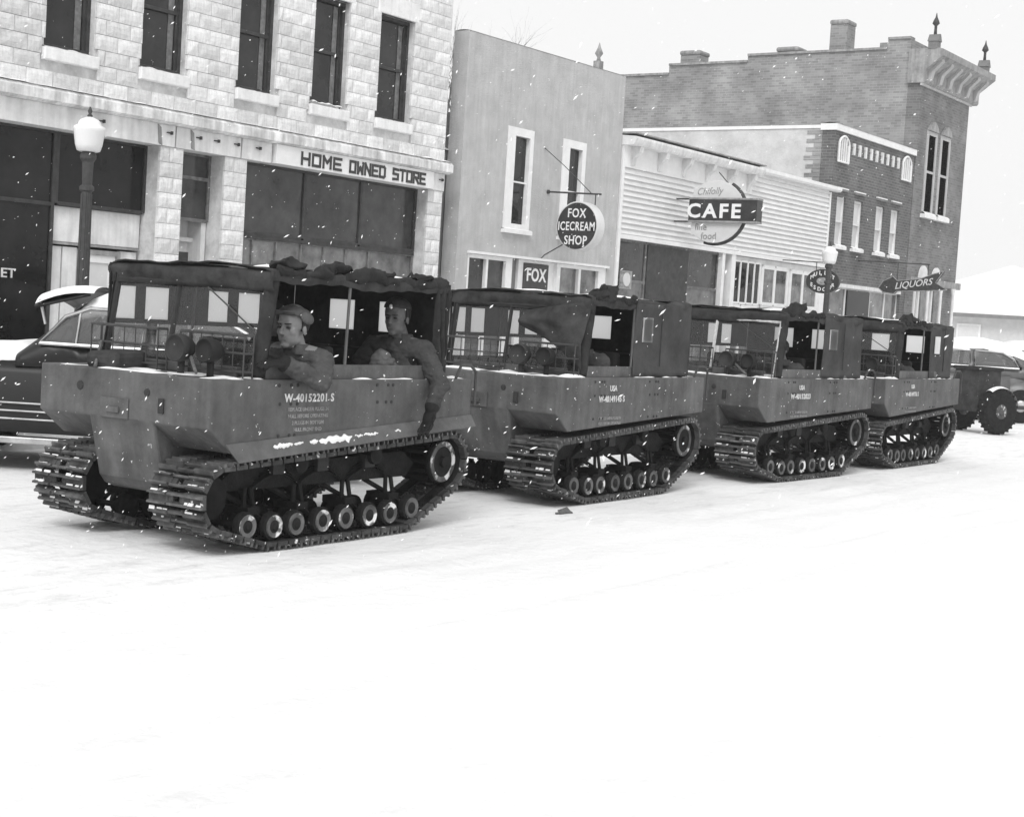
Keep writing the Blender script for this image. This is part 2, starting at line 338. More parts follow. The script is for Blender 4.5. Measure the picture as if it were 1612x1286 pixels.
# ================================================================ ground
def ground_h(x, y):
    h = .018*nz(x*.35, y*.35, 1)+.010*nz(x*1.3, y*1.3, 2)+.004*nz(x*5, y*5, 3)
    for yr, dp in ((5.25, .055), (4.72, .045), (2.6, .02), (6.6, .035), (6.15, .03)):      # shallow ruts along the street
        d = y-(yr+.12*nz(x*.3, yr))
        h -= dp*math.exp(-(d/.10)**2)*max(0, min(1, .5+1.6*nz(x*.6, yr*3.1, 5)))
        h += .4*dp*math.exp(-((abs(d)-.2)/.07)**2)*max(0, min(1, .5+1.6*nz(x*.6, yr*3.1, 5)))
    return h-.006
def axis_lines(a, b, fine0, fine1, d, D):
    L_ = []; q = a
    while q < b-1e-6:
        L_.append(q); q += d if fine0 <= q < fine1 else D
    return L_+[b]
xs = axis_lines(-60, 240, -3, 17, .14, 6); ys = axis_lines(-80, 220, -1, 10, .14, 6)
mb = MB()
mb.v = [(x, y, ground_h(x, y)) for x in xs for y in ys]
nyy = len(ys)
mb.f = [(i*nyy+j, i*nyy+j+1, (i+1)*nyy+j+1, (i+1)*nyy+j) for i in range(len(xs)-1) for j in range(nyy-1)]; mb.m = [0]*len(mb.f)
tag(mb.build('snow_ground', MT['snow'], smooth=True), kind='structure')
KY = 14.0
mb = MB(); mb.box(-20, 50, KY, 16.9, -.1, .13)
tag(mb.build('sidewalk', MT['walk'], bevel=.02), kind='structure')
mb = MB()
def bank(u, v):
    x = -20+70*u; a = math.pi*v; r = .32+.18*nz(x*.7, 3)+.1*nz(x*2.3, 7)
    return (x, KY+.0-math.cos(a)*.55, max(-.05, -.05+math.sin(a)*r+.03*nz(x*3, v*4)))
mb.grid(bank, 260, 9)
tag(mb.build('snow_bank', MT['snow'], smooth=True), kind='structure')

# ================================================================ building 1: painted block store
FY = 16.5
B1 = thing('store_building', (11.3, FY, 0), 0, 'two-storey white concrete block store building with a long lettered fascia', 'building')
ox = 11.3
def l1(x): return x-ox
# openings (world X, z)
WIN = [(12.92, 13.72), (14.52, 15.33), (16.34, 17.14), (17.93, 18.74), (19.49, 20.36)]
WZ0, WZ1 = 4.76, 6.45
# backing wall: storey above the fascia, with window openings
mb = MB(); X0, X1 = 11.3, 21.36
edges = [X0]+[e for w_ in WIN for e in w_]+[X1]
for i in range(0, len(edges), 2): mb.box(l1(edges[i]), l1(edges[i+1]), .035, .45, 4.2, 7.8)
for a, b in WIN:
    mb.box(l1(a), l1(b), .035, .45, 4.2, WZ0); mb.box(l1(a), l1(b), .035, .45, WZ1, 7.8)
mb.box(0, l1(X1), .45, 9.0, 3.9, 7.75)
wall = mb.build('wall', MT['mortar'], B1)
mb = MB(); mb.box(0, .3, .6, 9, 0, 3.9); mb.box(l1(X1)-.3, l1(X1)-.002, .3, 9, 0, 3.9); mb.box(.3, l1(X1)-.3, 3.5, 9, 0, 3.9)
mb.build('ground_storey', MT['stucco_dark'], B1)
def block_mesh(k):
    rnd = random.Random(k); m_ = MB(); nx, nzz = 4, 3
    def fr(u, v):
        e = .0 if (u in (0, 1) or v in (0, 1)) else 1
        return (u, -.012*e-.008*e*rnd.random()+.0, v)
    m_.grid(fr, nx, nzz)
    m_.box(0, 1, 0.0, .04, 0, 1)
    m_.f.pop(-4); m_.m.pop(-4)       # open towards the rough face
    return m_.mesh('block', MT['block'], smooth=False)
BL = [block_mesh(i) for i in range(6)]
CH = .2035; BW = .415; J = .0065; rb = random.Random(3); nblocks = 0
def lay(x0, x1, z0, z1, parent, y=0.):
    global nblocks
    o = put('block', rb.choice(BL), parent); o.location = (x0+J/2, y, z0+J/2); o.scale = (x1-x0-J, 1, z1-z0-J); nblocks += 1
SILL_H = .17
for r_ in range(17):
    z0 = 4.26+r_*CH; z1 = z0+CH
    segs = [(X0, X1)]
    cut = []
    for a, b in WIN:
        if z1 > WZ0-SILL_H+.03 and z0 < WZ0-.02: cut.append((a-.05, b+.05))        # sill stones
        elif z0 >= WZ0-.04 and z1 <= WZ1+.02: cut.append((a, b))
        elif z0 >= WZ1-.12 and z1 <= WZ1+.33: cut.append((a-.10, b+.10))             # lintel stones
        elif z1 > WZ0 and z0 < WZ1: cut.append((a, b))
    off = (BW/2 if r_ % 2 else 0)
    x = X1
    js = []; q = X1-off
    while q > X0: js.append(q); q -= BW
    js = sorted(set([X0]+js+[X1]))
    for a, b in zip(js[:-1], js[1:]):
        pieces = [(a, b)]
        for c0, c1 in cut:
            nw = []
            for p0, p1 in pieces:
                if p1 <= c0 or p0 >= c1: nw.append((p0, p1))
                else:
                    if p0 < c0: nw.append((p0, c0))
                    if p1 > c1: nw.append((c1, p1))
            pieces = nw
        for p0, p1 in pieces:
            if p1-p0 < .05: continue
            if z0 > 5.35+.19*(p1-12.94)+.35: continue
            lay(l1(p0), l1(p1), z0, z1, wall)
for a, b in WIN:
    w_ = thing('window', (l1(a), 0, WZ0)); w_.parent = B1
    W = b-a; H = WZ1-WZ0
    f = MB(); t = .055; y0 = .12
    f.box(0, t, y0, y0+.09, 0, H); f.box(W-t, W, y0, y0+.09, 0, H); f.box(t, W-t, y0, y0+.09, H-.06, H); f.box(t, W-t, y0, y0+.09, 0, .07)
    f.build('frame', MT['sash'], w_)
    f = MB(); f.box(t, W-t, y0+.02, y0+.06, .84, .89); s_ = .04
    for xx in (t, W-t-s_): f.box(xx, xx+s_, y0+.03, y0+.055, .07, .84); f.box(xx, xx+s_, y0+.045, y0+.07, .89, H-.06)
    f.build('sash', MT['sash'], w_)
    f = MB(); f.box(t, W-t, y0+.075, y0+.08, .07, H-.06); f.build('pane', MT['glass'], w_)
    f = MB(); f.box(W-t-s_-.11, W-t-s_-.005, y0+.066, y0+.073, .08, H-.08); f.build('blind', MT['sash_worn'], w_)
    f = MB(); f.cham(l1(a)-.045, l1(b)+.045, -.055, .12, WZ0-SILL_H+.01, WZ0, .012); f.build('window_sill', MT['stone'], B1)
    f = MB(); f.cham(l1(a)-.095, l1(b)+.095, -.012, .1, WZ1, WZ1+.30, .01); f.build('lintel', MT['stone'], B1)
    f = MB(); f.grid(lambda u, v: (l1(a)-.03+(W+.06)*u, -.045+.14*v, WZ0+.003+.025*math.sin(math.pi*v)*(.4+abs(nz(u*5+a, v)))), 14, 4); f.build('snow', MT['snow_cap'], B1, smooth=True)
# snow drift on the sill of the fourth window
f = MB(); f.grid(lambda u, v: (l1(17.99)+.70*u, .03+.09*v, WZ0+.02+(.05+.03*nz(u*6))*(math.sin(math.pi*min(1, v*.8+.2)))), 14, 4); f.build('snow', MT['snow_cap'], B1, smooth=True)
# cornice ledge and fascia
mb = MB(); mb.prism([(-.16, 4.08), (-.16, 4.20), (-.12, 4.245), (.03, 4.255), (.03, 4.05), (-.09, 4.05)], 'x', 0, l1(21.42)); mb.build('cornice', MT['cornice'], B1)
mb = MB(); mb.grid(lambda u, v: (l1(11.3)+10.1*u, -.15+.15*v, 4.247+.012*v+.022*math.sin(math.pi*min(1, v+.1))*max(0, .5+1.5*nz(u*40, 3))), 160, 3); mb.build('snow', MT['snow_cap'], B1, smooth=True)
for i, (a, b) in enumerate(((11.3, 15.165), (15.19, 16.45), (16.475, 17.10))):
    mb = MB(); mb.box(l1(a), l1(b), -.03, .3, 3.755, 4.05); mb.build('fascia_panel', MT['dirty_white'], B1, bevel=.006)
mb = MB(); mb.box(l1(15.15), l1(17.14), .0, .3, 3.757, 4.048); mb.build('fascia_backing', MT['sash'], B1)
mb = MB(); mb.box(l1(20.98), l1(21.36), -.03, .3, 3.755, 4.05); mb.build('fascia_panel', MT['dirty_white'], B1, bevel=.006)
mb = MB(); mb.box(l1(17.125), l1(20.975), -.10, .3, 3.757, 4.047); sb = mb.build('sign_board', MT['white'], B1, bevel=.006)
for xx in (13.8, 15.0, 15.55, 15.9, 16.3, 16.75, 21.2):       # anchor bolts left in the fascia
    mb = MB(); mb.box(l1(xx), l1(xx)+.09, -.06, -.031, 3.935, 3.95); mb.box(l1(xx)+.07, l1(xx)+.09, -.07, -.031, 3.92, 3.965); mb.build('bracket_bolt', MT['iron'], B1)
for xx in (14.86, 15.47):
    mb = MB(); mb.prism([(l1(xx), 3.78), (l1(xx)+.06, 3.76), (l1(xx)+.03, 4.0), (l1(xx)-.03, 4.04)], 'y', -.045, -.031); mb.build('bracket_plate', MT['trim_grey'], B1)
GL = {'H': [[(0,0),(0,3)],[(2,0),(2,3)],[(0,1.5),(2,1.5)]], 'O': [[(0,0),(0,3),(2,3),(2,0),(0,0)]], 'M': [[(0,0),(0,3)],[(2,0),(2,3)],[(0,3),(1,1.4),(2,3)]],
      'E': [[(2,3),(0,3),(0,0),(2,0)],[(0,1.5),(1.7,1.5)]], 'W': [[(0,3),(.15,0)],[(2,3),(1.85,0)],[(.15,0),(1,1.7),(1.85,0)]], 'N': [[(0,0),(0,3)],[(2,0),(2,3)],[(0,3),(2,0)]],
      'D': [[(0,0),(0,3),(1.6,3),(2,2.6),(2,.4),(1.6,0),(0,0)]], 'S': [[(2,2.9),(0,3),(0,1.6),(2,1.5),(2,.1),(0,0)]], 'T': [[(0,3),(2,3)],[(1,3),(1,0)]], 'R': [[(0,0),(0,3),(2,3),(2,1.5),(0,1.5)],[(.8,1.5),(2,0)]]}
def stroke(mb, a, b, w, fn, d0, d1):
    a, b = Vector(a), Vector(b); t = (b-a).normalized(); n = Vector((-t.y, t.x)); a = a-t*w*.5; b = b+t*w*.5
    q = [a+n*w*.5, a-n*w*.5, b-n*w*.5, b+n*w*.5]
    mb.add([fn(p_.x, p_.y, d0) for p_ in q]+[fn(p_.x, p_.y, d1) for p_ in q], [(0,1,2,3),(4,5,6,7),(0,1,5,4),(1,2,6,5),(2,3,7,6),(3,0,4,7)])
def block_word(word, x0, x1, z0, hgt, parent, mat, y):
    n = len(word); pitch = (x1-x0)/n; lw = pitch*.68
    for i, ch in enumerate(word):
        m_ = MB(); k = 0
        for pl in GL[ch]:
            for a, b in zip(pl[:-1], pl[1:]):
                k += 1
                sx = lw/2; sz = hgt/3
                stroke(m_, (a[0]*sx, a[1]*sz), (b[0]*sx, b[1]*sz), .042, lambda x_, z_, d, i=i, k=k: (x0+pitch*i+x_, d-.0004*k, z0+z_), y-.008, y)
        m_.build('letter', mat, parent)
block_word('HOME', l1(17.68), l1(18.66), 3.815, .165, sb, MT['letter_dark'], -.101)

block_word('OWNED', l1(18.80), l1(19.72), 3.815, .165, sb, MT['letter_dark'], -.101)
block_word('STORE', l1(19.88), l1(20.78), 3.815, .165, sb, MT['letter_dark'], -.101)
# block pillars
for a, b in ((14.93, 15.36), (16.17, 16.62), (20.96, 21.36)):
    mb = MB(); mb.box(l1(a)+.01, l1(b)-.01, .03, .5, 0, 3.754); pl = mb.build('pillar', MT['mortar'], B1)
    for r_ in range(17):
        z0 = .15+r_*.212
        if r_ % 2: lay(l1(a), l1(b), z0, z0+.212, pl)
        else: m_ = l1(a)+.6*(b-a) if r_ % 4 else l1(a)+.4*(b-a); lay(l1(a), m_, z0, z0+.212, pl); lay(m_, l1(b), z0, z0+.212, pl)
# shopfront, left bay
def panes(parent, xs_, zs_, y, mats, frame, t=.04, name='shop_window', d=.06):
    """a glazed front: one pane per cell, mullions between"""
    f = MB()
    for x in xs_: f.box(x-t/2, x+t/2, y-d/2, y+d/2, zs_[0], zs_[-1])
    for i in range(len(xs_)-1):
        for z in zs_: f.box(xs_[i]+t/2, xs_[i+1]-t/2, y-d/2, y+d/2, z-t/2, z+t/2)
    fr = f.build(name, frame, parent)
    for i in range(len(xs_)-1):
        for j in range(len(zs_)-1):
            g = MB(); g.box(xs_[i]+t/2, xs_[i+1]-t/2, y-.004, y+.004, zs_[j]+t/2, zs_[j+1]-t/2)
            g.build('pane', mats[j] if isinstance(mats, list) else mats, fr)
    return fr
mb = MB(); mb.box(0, l1(14.93), .2, .5, 0, .55); mb.build('stall_riser', MT['stucco_dark'], B1)
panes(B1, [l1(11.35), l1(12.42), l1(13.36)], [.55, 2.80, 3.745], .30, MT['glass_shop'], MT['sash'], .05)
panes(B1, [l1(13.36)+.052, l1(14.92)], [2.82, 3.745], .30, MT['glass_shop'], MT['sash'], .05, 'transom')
mb = MB(); mb.box(l1(13.385), l1(14.92), .34, .40, 2.32, 2.79); dp = mb.build('door_head_panel', MT['dirty_white'], B1, bevel=.008)
mb = MB(); mb.box(l1(13.39), l1(14.91), .32, .339, 2.285, 2.315); mb.build('moulding', MT['trim_grey'], dp)
dr = thing('door', (l1(13.40), .36, 0.15)); dr.parent = B1
f = MB(); f.box(0, .20, 0, .06, 0, 2.11); f.box(.225, .46, 0, .06, 0, 2.11); f.box(1.2, 1.5, 0, .06, 0, 2.11); f.build('jamb', MT['dirty_white'], dr)
f = MB(); f.box(.46, .53, -.02, .05, 0, 2.1); f.box(1.13, 1.2, -.02, .05, 0, 2.1); f.box(.53, 1.13, -.02, .05, 2.03, 2.1); f.build('door_frame', MT['trim_grey'], dr)
f = MB(); f.box(.53, .64, .0, .05, 0, 2.03); f.box(1.02, 1.13, 0, .05, 0, 2.03); f.box(.64, 1.02, 0, .05, 1.93, 2.03); f.box(.64, 1.02, 0, .05, 0, .6); f.build('door_leaf', MT['white'], dr)
f = MB(); f.box(.64, 1.02, .02, .03, .6, 1.93); f.build('pane', MT['shade'], dr)
lettering('ET', .17, MT['marking'], B1, (l1(12.70), .262, 1.86), (1, 0, 0), bold=.002, fit=(.22, .12))
f = MB()
for k in range(5): f.ell((l1(11.7+.33*k), .75, 1.0+.12*nz(k*3.3)), (.17, .1, .28+.1*nz(k*1.7)), 10, 6)
f.build('window_display', MT['shade'], B1, smooth=True)
# entrance between the pillars
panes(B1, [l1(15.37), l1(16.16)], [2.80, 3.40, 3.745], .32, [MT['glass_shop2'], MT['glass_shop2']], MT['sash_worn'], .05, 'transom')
en = thing('entrance', (l1(15.37), .6, .15)); en.parent = B1
f = MB(); f.box(0, .79, 0, .06, 2.05, 2.64); f.box(0, .1, -.28, .0, 0, 2.64); f.box(.70, .79, -.28, 0, 0, 2.64); f.box(.1, .7, .0, .05, 0, 2.05); f.build('surround', MT['dirty_white'], en)
f = MB(); f.box(.26, .78, -.12, -.001, 2.34, 2.40); f.build('shelf', MT['dirty_white'], en)
f = MB(); f.box(-.01, .255, -.30, -.285, 2.21, 2.49); f.build('notice_board', MT['sign_dark'], en)
f = MB(); f.box(-.01, .45, -.30, -.285, 1.90, 2.18); f.build('notice_board', MT['sign_dark'], en)
# shopfront, right bay
mb = MB(); mb.box(l1(16.62), l1(20.96), .2, .5, 0, .6); mb.build('stall_riser', MT['stucco_dark'], B1)
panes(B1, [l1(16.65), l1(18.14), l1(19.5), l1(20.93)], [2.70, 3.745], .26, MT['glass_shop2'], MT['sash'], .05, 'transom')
mb = MB(); mb.box(l1(16.64), l1(20.94), .22, .34, 2.62, 2.675); mb.build('transom_bar', MT['sash'], B1)
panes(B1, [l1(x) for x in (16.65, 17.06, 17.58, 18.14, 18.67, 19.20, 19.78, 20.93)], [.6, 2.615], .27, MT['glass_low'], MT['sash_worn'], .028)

# ================================================================ low connecting wall
CW = thing('connecting_wall', (21.37, 16.85, 0), 0, 'narrow dark low wall with a snow cap between block store and stucco shop', 'wall')
mb = MB(); mb.box(0, .62, 0, .3, 0, 4.52); mb.build('wall', MT['stucco_dark'], CW)
mb = MB(); mb.grid(lambda u, v: (-.01+.64*u, -.06+.42*v, 4.523+.07*math.sin(math.pi*v)*(.8+.5*nz(u*4))), 12, 6); mb.build('snow', MT['snow_cap'], CW, smooth=True)

# ================================================================ stucco shop (ice cream)
ox2 = 21.86
def l2(x): return x-ox2
B2 = thing('stucco_shop', (ox2, FY, 0), 0, 'plain grey stucco shop front with two tall narrow white-framed windows', 'building')
holes = [(23.20, 24.03, 3.27, 5.13), (25.04, 25.86, 3.27, 5.13)]
XE = 27.2
mb = MB()
# front wall in strips round the openings
zt = lambda x: 6.60+.008*(x-21.86)
for a, b in ((21.86, 23.20), (24.03, 25.04), (25.86, XE)): mb.prism([(l2(a), 2.80), (l2(b), 2.80), (l2(b), zt(b)), (l2(a), zt(a))], 'y', 0, .32)
for a, b, c, d in holes: mb.box(l2(a), l2(b), .0, .32, 2.80, c); mb.prism([(l2(a), d), (l2(b), d), (l2(b), zt(b)), (l2(a), zt(a))], 'y', 0, .32)
mb.box(l2(21.86), l2(22.20), 0, .32, 0, 2.8); mb.box(l2(26.94), l2(XE), 0, .32, 0, 2.8)
mb.box(l2(22.2), l2(23.62), 0, .32, 0, .75); mb.box(l2(25.14), l2(26.94), 0, .32, 0, .75)
import bmesh
me = mb.mesh('wall', MT['stucco'])
bm = bmesh.new(); bm.from_mesh(me); bmesh.ops.remove_doubles(bm, verts=bm.verts, dist=.001); bm.to_mesh(me); bm.free()
put('wall', me, B2)
mb = MB(); mb.box(0.05, l2(XE)-.05, .33, 11, 0, 5.2); mb.build('rear_block', MT['stucco_dark'], B2)
mb = MB(); mb.grid(lambda u, v: (.0+l2(XE)*u, -.01+.34*v, zt(21.86+l2(XE)*u)+.004+.03*math.sin(math.pi*v)*(.6+.6*nz(u*12))), 60, 5); mb.build('snow', MT['snow_cap'], B2, smooth=True)
def white_window(parent, x0, x1, z0, z1, gx0, gx1, gz0, gz1, rail, fmat, gmat, yf=-.02, yd=.12, sill=True, name='window'):
    w_ = thing(name, (x0, 0, z0)); w_.parent = parent
    f = MB(); f.box(0, gx0-x0, yf, yd, 0, z1-z0); f.box(gx1-x0, x1-x0, yf, yd, 0, z1-z0); f.box(gx0-x0, gx1-x0, yf, yd, gz1-z0, z1-z0); f.box(gx0-x0, gx1-x0, yf, yd, 0, gz0-z0)
    f.build('frame', fmat, w_)
    f = MB(); f.box(gx0-x0, gx1-x0, yd-.05, yd-.045+.02, 0.01+gz0-z0, gz1-z0-.01); f.build('pane', gmat, w_)
    if rail: f = MB(); f.box(gx0-x0, gx1-x0, yd-.09, yd-.052, rail-z0-.015, rail-z0+.015); f.build('sash', fmat, w_)
    if sill:
        f = MB(); f.box(-.04, x1-x0+.04, yf-.06, yd, -.07, -.002); f.build('sill', fmat, w_)
    return w_
for (a, b, c, d), (g0, g1) in zip(holes, ((23.44, 23.91), (25.28, 25.73))):
    white_window(B2, l2(a), l2(b), c, d, l2(g0), l2(g1), 3.38, 4.98, 4.15, MT['white'], MT['glass'])
    f = MB(); f.grid(lambda u, v: (l2(a)-.04+(b-a+.08)*u, -.08+.16*v, c+.0+.03*math.sin(math.pi*v)*(.7+.5*nz(u*5+a))), 12, 4); f.build('snow', MT['snow_cap'], B2, smooth=True)
for k_, (xa, xb, g) in enumerate(((22.20, 23.62, ((22.28, 22.80), (22.86, 23.42))), (25.14, 26.94, ((25.26, 25.92), (26.0, 26.66))))):
    sw = thing('shop_window', (l2(xa), 0, .75)); sw.parent = B2
    f = MB(); h = 2.0
    xs_ = [xa, g[0][0], g[0][1], g[1][0], g[1][1], xb]
    for i in (0, 2, 4): f.box(xs_[i]-xa, xs_[i+1]-xa, .02, .14, 0, h)
    for i in (1, 3): f.box(xs_[i]-xa, xs_[i+1]-xa, .02, .14, h-.07, h); f.box(xs_[i]-xa, xs_[i+1]-xa, .02, .14, 0, .08)
    f.build('frame', MT['white'], sw)
    for i in (1, 3):
        f = MB(); f.box(xs_[i]-xa, xs_[i+1]-xa, .09, .1, .08, h-.07); f.build('pane', MT['glass_low'] if k_ else MT['glass_shop2'], sw)
mb = MB(); mb.box(l2(22.18), l2(26.96), -.05, .1, 2.755, 2.80); mb.build('head_moulding', MT['white'], B2)
dr = thing('door', (l2(23.62), .1, 0)); dr.parent = B2
f = MB(); f.box(.0, .09, 0, .1, 0, 2.75); f.box(.32, .48, 0, .1, 0, 2.75); f.box(1.32, 1.52, 0, .1, 0, 2.75); f.box(.48, 1.32, .0, .1, 2.70, 2.75); f.build('door_frame', MT['white'], dr)
f = MB(); f.box(.09, .32, .06, .08, .1, 2.75); f.build('side_pane', MT['stucco_dark'], dr)
f = MB(); f.box(.48, 1.32, .04, .08, .1, 2.05); f.build('door_leaf', MT['glass_shop2'], dr)
f = MB(); f.box(.48, 1.31, -.02, .03, 2.06, 2.69); sp = f.build('sign_panel', MT['sign_dark'], dr)
lettering('FOX', .34, MT['sign_letter'], sp, (.895, -.021, 2.47), (1, 0, 0), bold=.008, space=1.05, xs=.95)
# round hanging sign
FS = thing('hanging_sign', (24.61, 15.72, 2.97), 0, 'round dark drum sign reading FOX ICECREAM SHOP on a wall arm', 'sign')
f = MB(); f.lathe([(.445, -.12), (.46, -.11), (.46, .13), (.44, .14)], (0, 0, .46), 'x', 48); f.build('drum', MT['sign_light'], FS, bevel=.004)
f = MB(); f.lathe([(.43, -.128), (.43, -.121)], (0, 0, .46), 'x', 48); fc = f.build('sign_face', MT['sign_dark'], FS)
for s_, ft, z_ in (('FOX', (.40, .17), .70), ('ICECREAM', (.80, .165), .455), ('SHOP', (.50, .17), .195)):
    lettering(s_, .2, MT['sign_letter'], fc, (-.129, 0, z_), (0, -1, 0), bold=.003, space=1.12, fit=ft)
f = MB(); f.tube([(0, .77, 1.10), (0, -.42, 1.06)], .018, 6); f.tube([(0, -.3, 1.07), (0, -.3, .86)], .012, 6); f.tube([(0, .3, 1.08), (0, .3, .84)], .012, 6); f.lathe([(.04, 0), (.04, .03)], (0, .745, 1.10), 'y', 10); f.build('arm', MT['iron'], FS)
f = MB(); f.tube([(0, .35, .12), (-.1, .7, -.1), (-.15, .765, -.2)], .012, 5); f.tube([(-.2, .77, 1.9), (.1, .5, 1.6), (0, -.2, 1.08)], .008, 5); f.build('cable', MT['iron'], FS)

# ================================================================ white clapboard building (cafe)
ox3 = 27.24
def l3(x): return x-ox3
B3 = thing('clapboard_building', (ox3, FY, 0), 0, 'low white clapboard shop building with a bracketed cornice and wide glazed fronts', 'building')
XE = 37.74
mb = MB(); mb.box(.0, l3(XE), .03, .3, 3.40, 5.35); mb.box(.05, l3(XE)-.02, .5, 10, 0, 5.2); mb.build('wall', MT['dirty_white'], B3)
for i in range(17):
    z0 = 3.50+i*.112; x0 = 27.34; x1 = 37.66
    if z0 > 4.84: x0 = 33.15
    b_ = MB(); b_.prism([(-.022, z0), (-.02, z0+.006), (.024, z0+.112), (.03, z0+.112), (.03, z0)], 'x', l3(x0), l3(x1)); b_.build('clapboard', MT['board'], B3)
for q0, q1, qz in ((0, l3(27.34), 4.85), (l3(37.66), l3(XE), 5.35)): mb = MB(); mb.box(q0, q1, -.03, .2, 0, qz); mb.build('corner_board', MT['white'], B3)
mb = MB(); mb.box(0, l3(33.15), -.03, .03, 4.85, 5.28); mb.build('frieze', MT['white'], B3)
mb = MB(); mb.prism([(-.30, 5.33), (-.33, 5.40), (-.33, 5.45), (.3, 5.50), (.3, 5.28), (-.26, 5.28)], 'x', -.02, l3(33.2)); mb.build('cornice', MT['dirty_white'], B3)
mb = MB(); mb.box(-.03, l3(33.21), -.34, .3, 5.502, 5.53); mb.build('roof_edge', MT['trim_grey'], B3)
mb = MB(); mb.prism([(-.12, 5.38), (-.16, 5.42), (-.16, 5.5), (.3, 5.52), (.3, 5.36)], 'x', l3(33.2)+.01, l3(38.1)); mb.build('plain_cornice', MT['white'], B3)
for xx in (27.55, 28.65, 29.72, 30.8, 31.85, 32.85):
    mb = MB(); mb.prism([(-.031, 4.90), (-.06, 4.90), (-.09, 5.05), (-.22, 5.16), (-.25, 5.279), (-.031, 5.279)], 'x', l3(xx), l3(xx)+.14); mb.build('bracket', MT['dirty_white'], B3)
mb = MB(); mb.box(l3(27.34), l3(37.66), -.04, .03, 3.40, 3.49); mb.build('belt_board', MT['white'], B3)
# cafe front
mb = MB(); mb.box(l3(27.34), l3(37.66), .02, .4, 0, .5); mb.build('stall_riser', MT['dirty_white'], B3)
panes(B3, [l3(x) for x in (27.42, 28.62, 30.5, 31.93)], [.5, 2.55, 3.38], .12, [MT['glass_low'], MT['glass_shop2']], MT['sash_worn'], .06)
mb = MB(); mb.box(l3(28.66), l3(30.46), .06, .10, 1.0, 3.35); mb.build('blind', MT['sash'], B3)
mb = MB(); mb.box(l3(31.93), l3(32.06), -.02, .2, 0, 3.40); mb.box(l3(32.40), l3(32.60), -.02, .2, 0, 3.40); mb.build('post', MT['white'], B3)
mb = MB(); mb.box(l3(32.06), l3(32.40), .3, .35, 0, 3.4); mb.build('door_leaf', MT['glass_shop2'], B3)
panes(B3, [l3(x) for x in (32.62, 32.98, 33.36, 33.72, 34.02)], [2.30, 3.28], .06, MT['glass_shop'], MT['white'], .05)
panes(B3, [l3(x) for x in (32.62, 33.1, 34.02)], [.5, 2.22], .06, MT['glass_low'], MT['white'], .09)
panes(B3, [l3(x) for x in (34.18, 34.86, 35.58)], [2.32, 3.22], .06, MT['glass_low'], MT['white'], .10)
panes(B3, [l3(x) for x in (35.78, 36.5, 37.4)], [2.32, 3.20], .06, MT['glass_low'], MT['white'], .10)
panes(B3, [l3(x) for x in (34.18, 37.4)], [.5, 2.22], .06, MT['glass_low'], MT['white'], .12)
mb = MB(); mb.box(l3(32.6), l3(37.66), .03, .055, .5, 3.39); mb.v = [(x, y+.07, z) for x, y, z in mb.v]; mb.build('front_frame', MT['white'], B3)
ps = MB(); ps.box(l3(27.42), l3(27.85), -.06, -.02, 2.38, 2.75); pq = ps.build('plate_sign', MT['letter_mid'], B3)
ps = MB(); ps.lathe([(.14, -.075), (.14, -.061)], (l3(27.63), 0, 2.57), 'y', 24); ps.build('disc', MT['sign_light'], pq)
# cafe sign
CS = thing('hanging_sign', (29.6, 15.4, 3.48), 0, 'projecting sign with dark CAFE band across a pale disc lettered fine food', 'sign')
f = MB(); pts = [(.67, .02), (.67, 1.32)]
for k in range(0, 33):
    a = R(118-k*(236/32)); pts.append((-(.62*math.cos(a)-.02)*1.0+.0, .66+.67*math.sin(a)*1.0))
poly = [(.66, .15), (.66, 1.17)]+[(.12-.70*math.sin(R(t_)), .66+.66*math.cos(R(t_))) for t_ in range(-40, 221, 10)]
f.prism(poly, 'x', -.06, .06); f.build('disc', MT['sign_light'], CS, bevel=.01)
f = MB(); 
pts = [(0, .12-.715*math.sin(R(t_)), .66+.675*math.cos(R(t_))) for t_ in range(30, 201, 8)]
f.tube(pts, .045, 6); f.build('rim', MT['sash'], CS)
f = MB(); f.box(-.13, .13, -.90, .70, .47, .91); bd = f.build('band', MT['sign_dark'], CS)
f = MB(); f.box(-.14, .14, -.905, .705, .912, .95); f.box(-.14, .14, -.905, .705, .43, .468); f.build('band_edge', MT['trim_grey'], bd)
lettering('CAFE', .40, MT['sign_letter'], bd, (-.132, .10, .675), (0, -1, 0), bold=.012, space=1.25, fit=(1.27, .31))
lettering('fine', .20, MT['letter_mid'], CS, (-.062, .42, .33), (0, -1, 0), bold=.001)
lettering('food', .20, MT['letter_mid'], CS, (-.062, .22, .14), (0, -1, .02), bold=.001)
lettering('Chifolly', .22, MT['letter_mid'], CS, (-.062, .25, 1.09), (0, -1, .05), (0, -.25, 1), bold=-.001, xs=.9)
f = MB(); f.tube([(0, 1.1, .93), (0, .7, .93)], .02, 6); f.tube([(0, 1.1, .45), (0, .7, .45)], .02, 6); f.tube([(0, .1, 1.5), (0, -.45, .95)], .012, 5); f.build('arm', MT['iron'], CS)
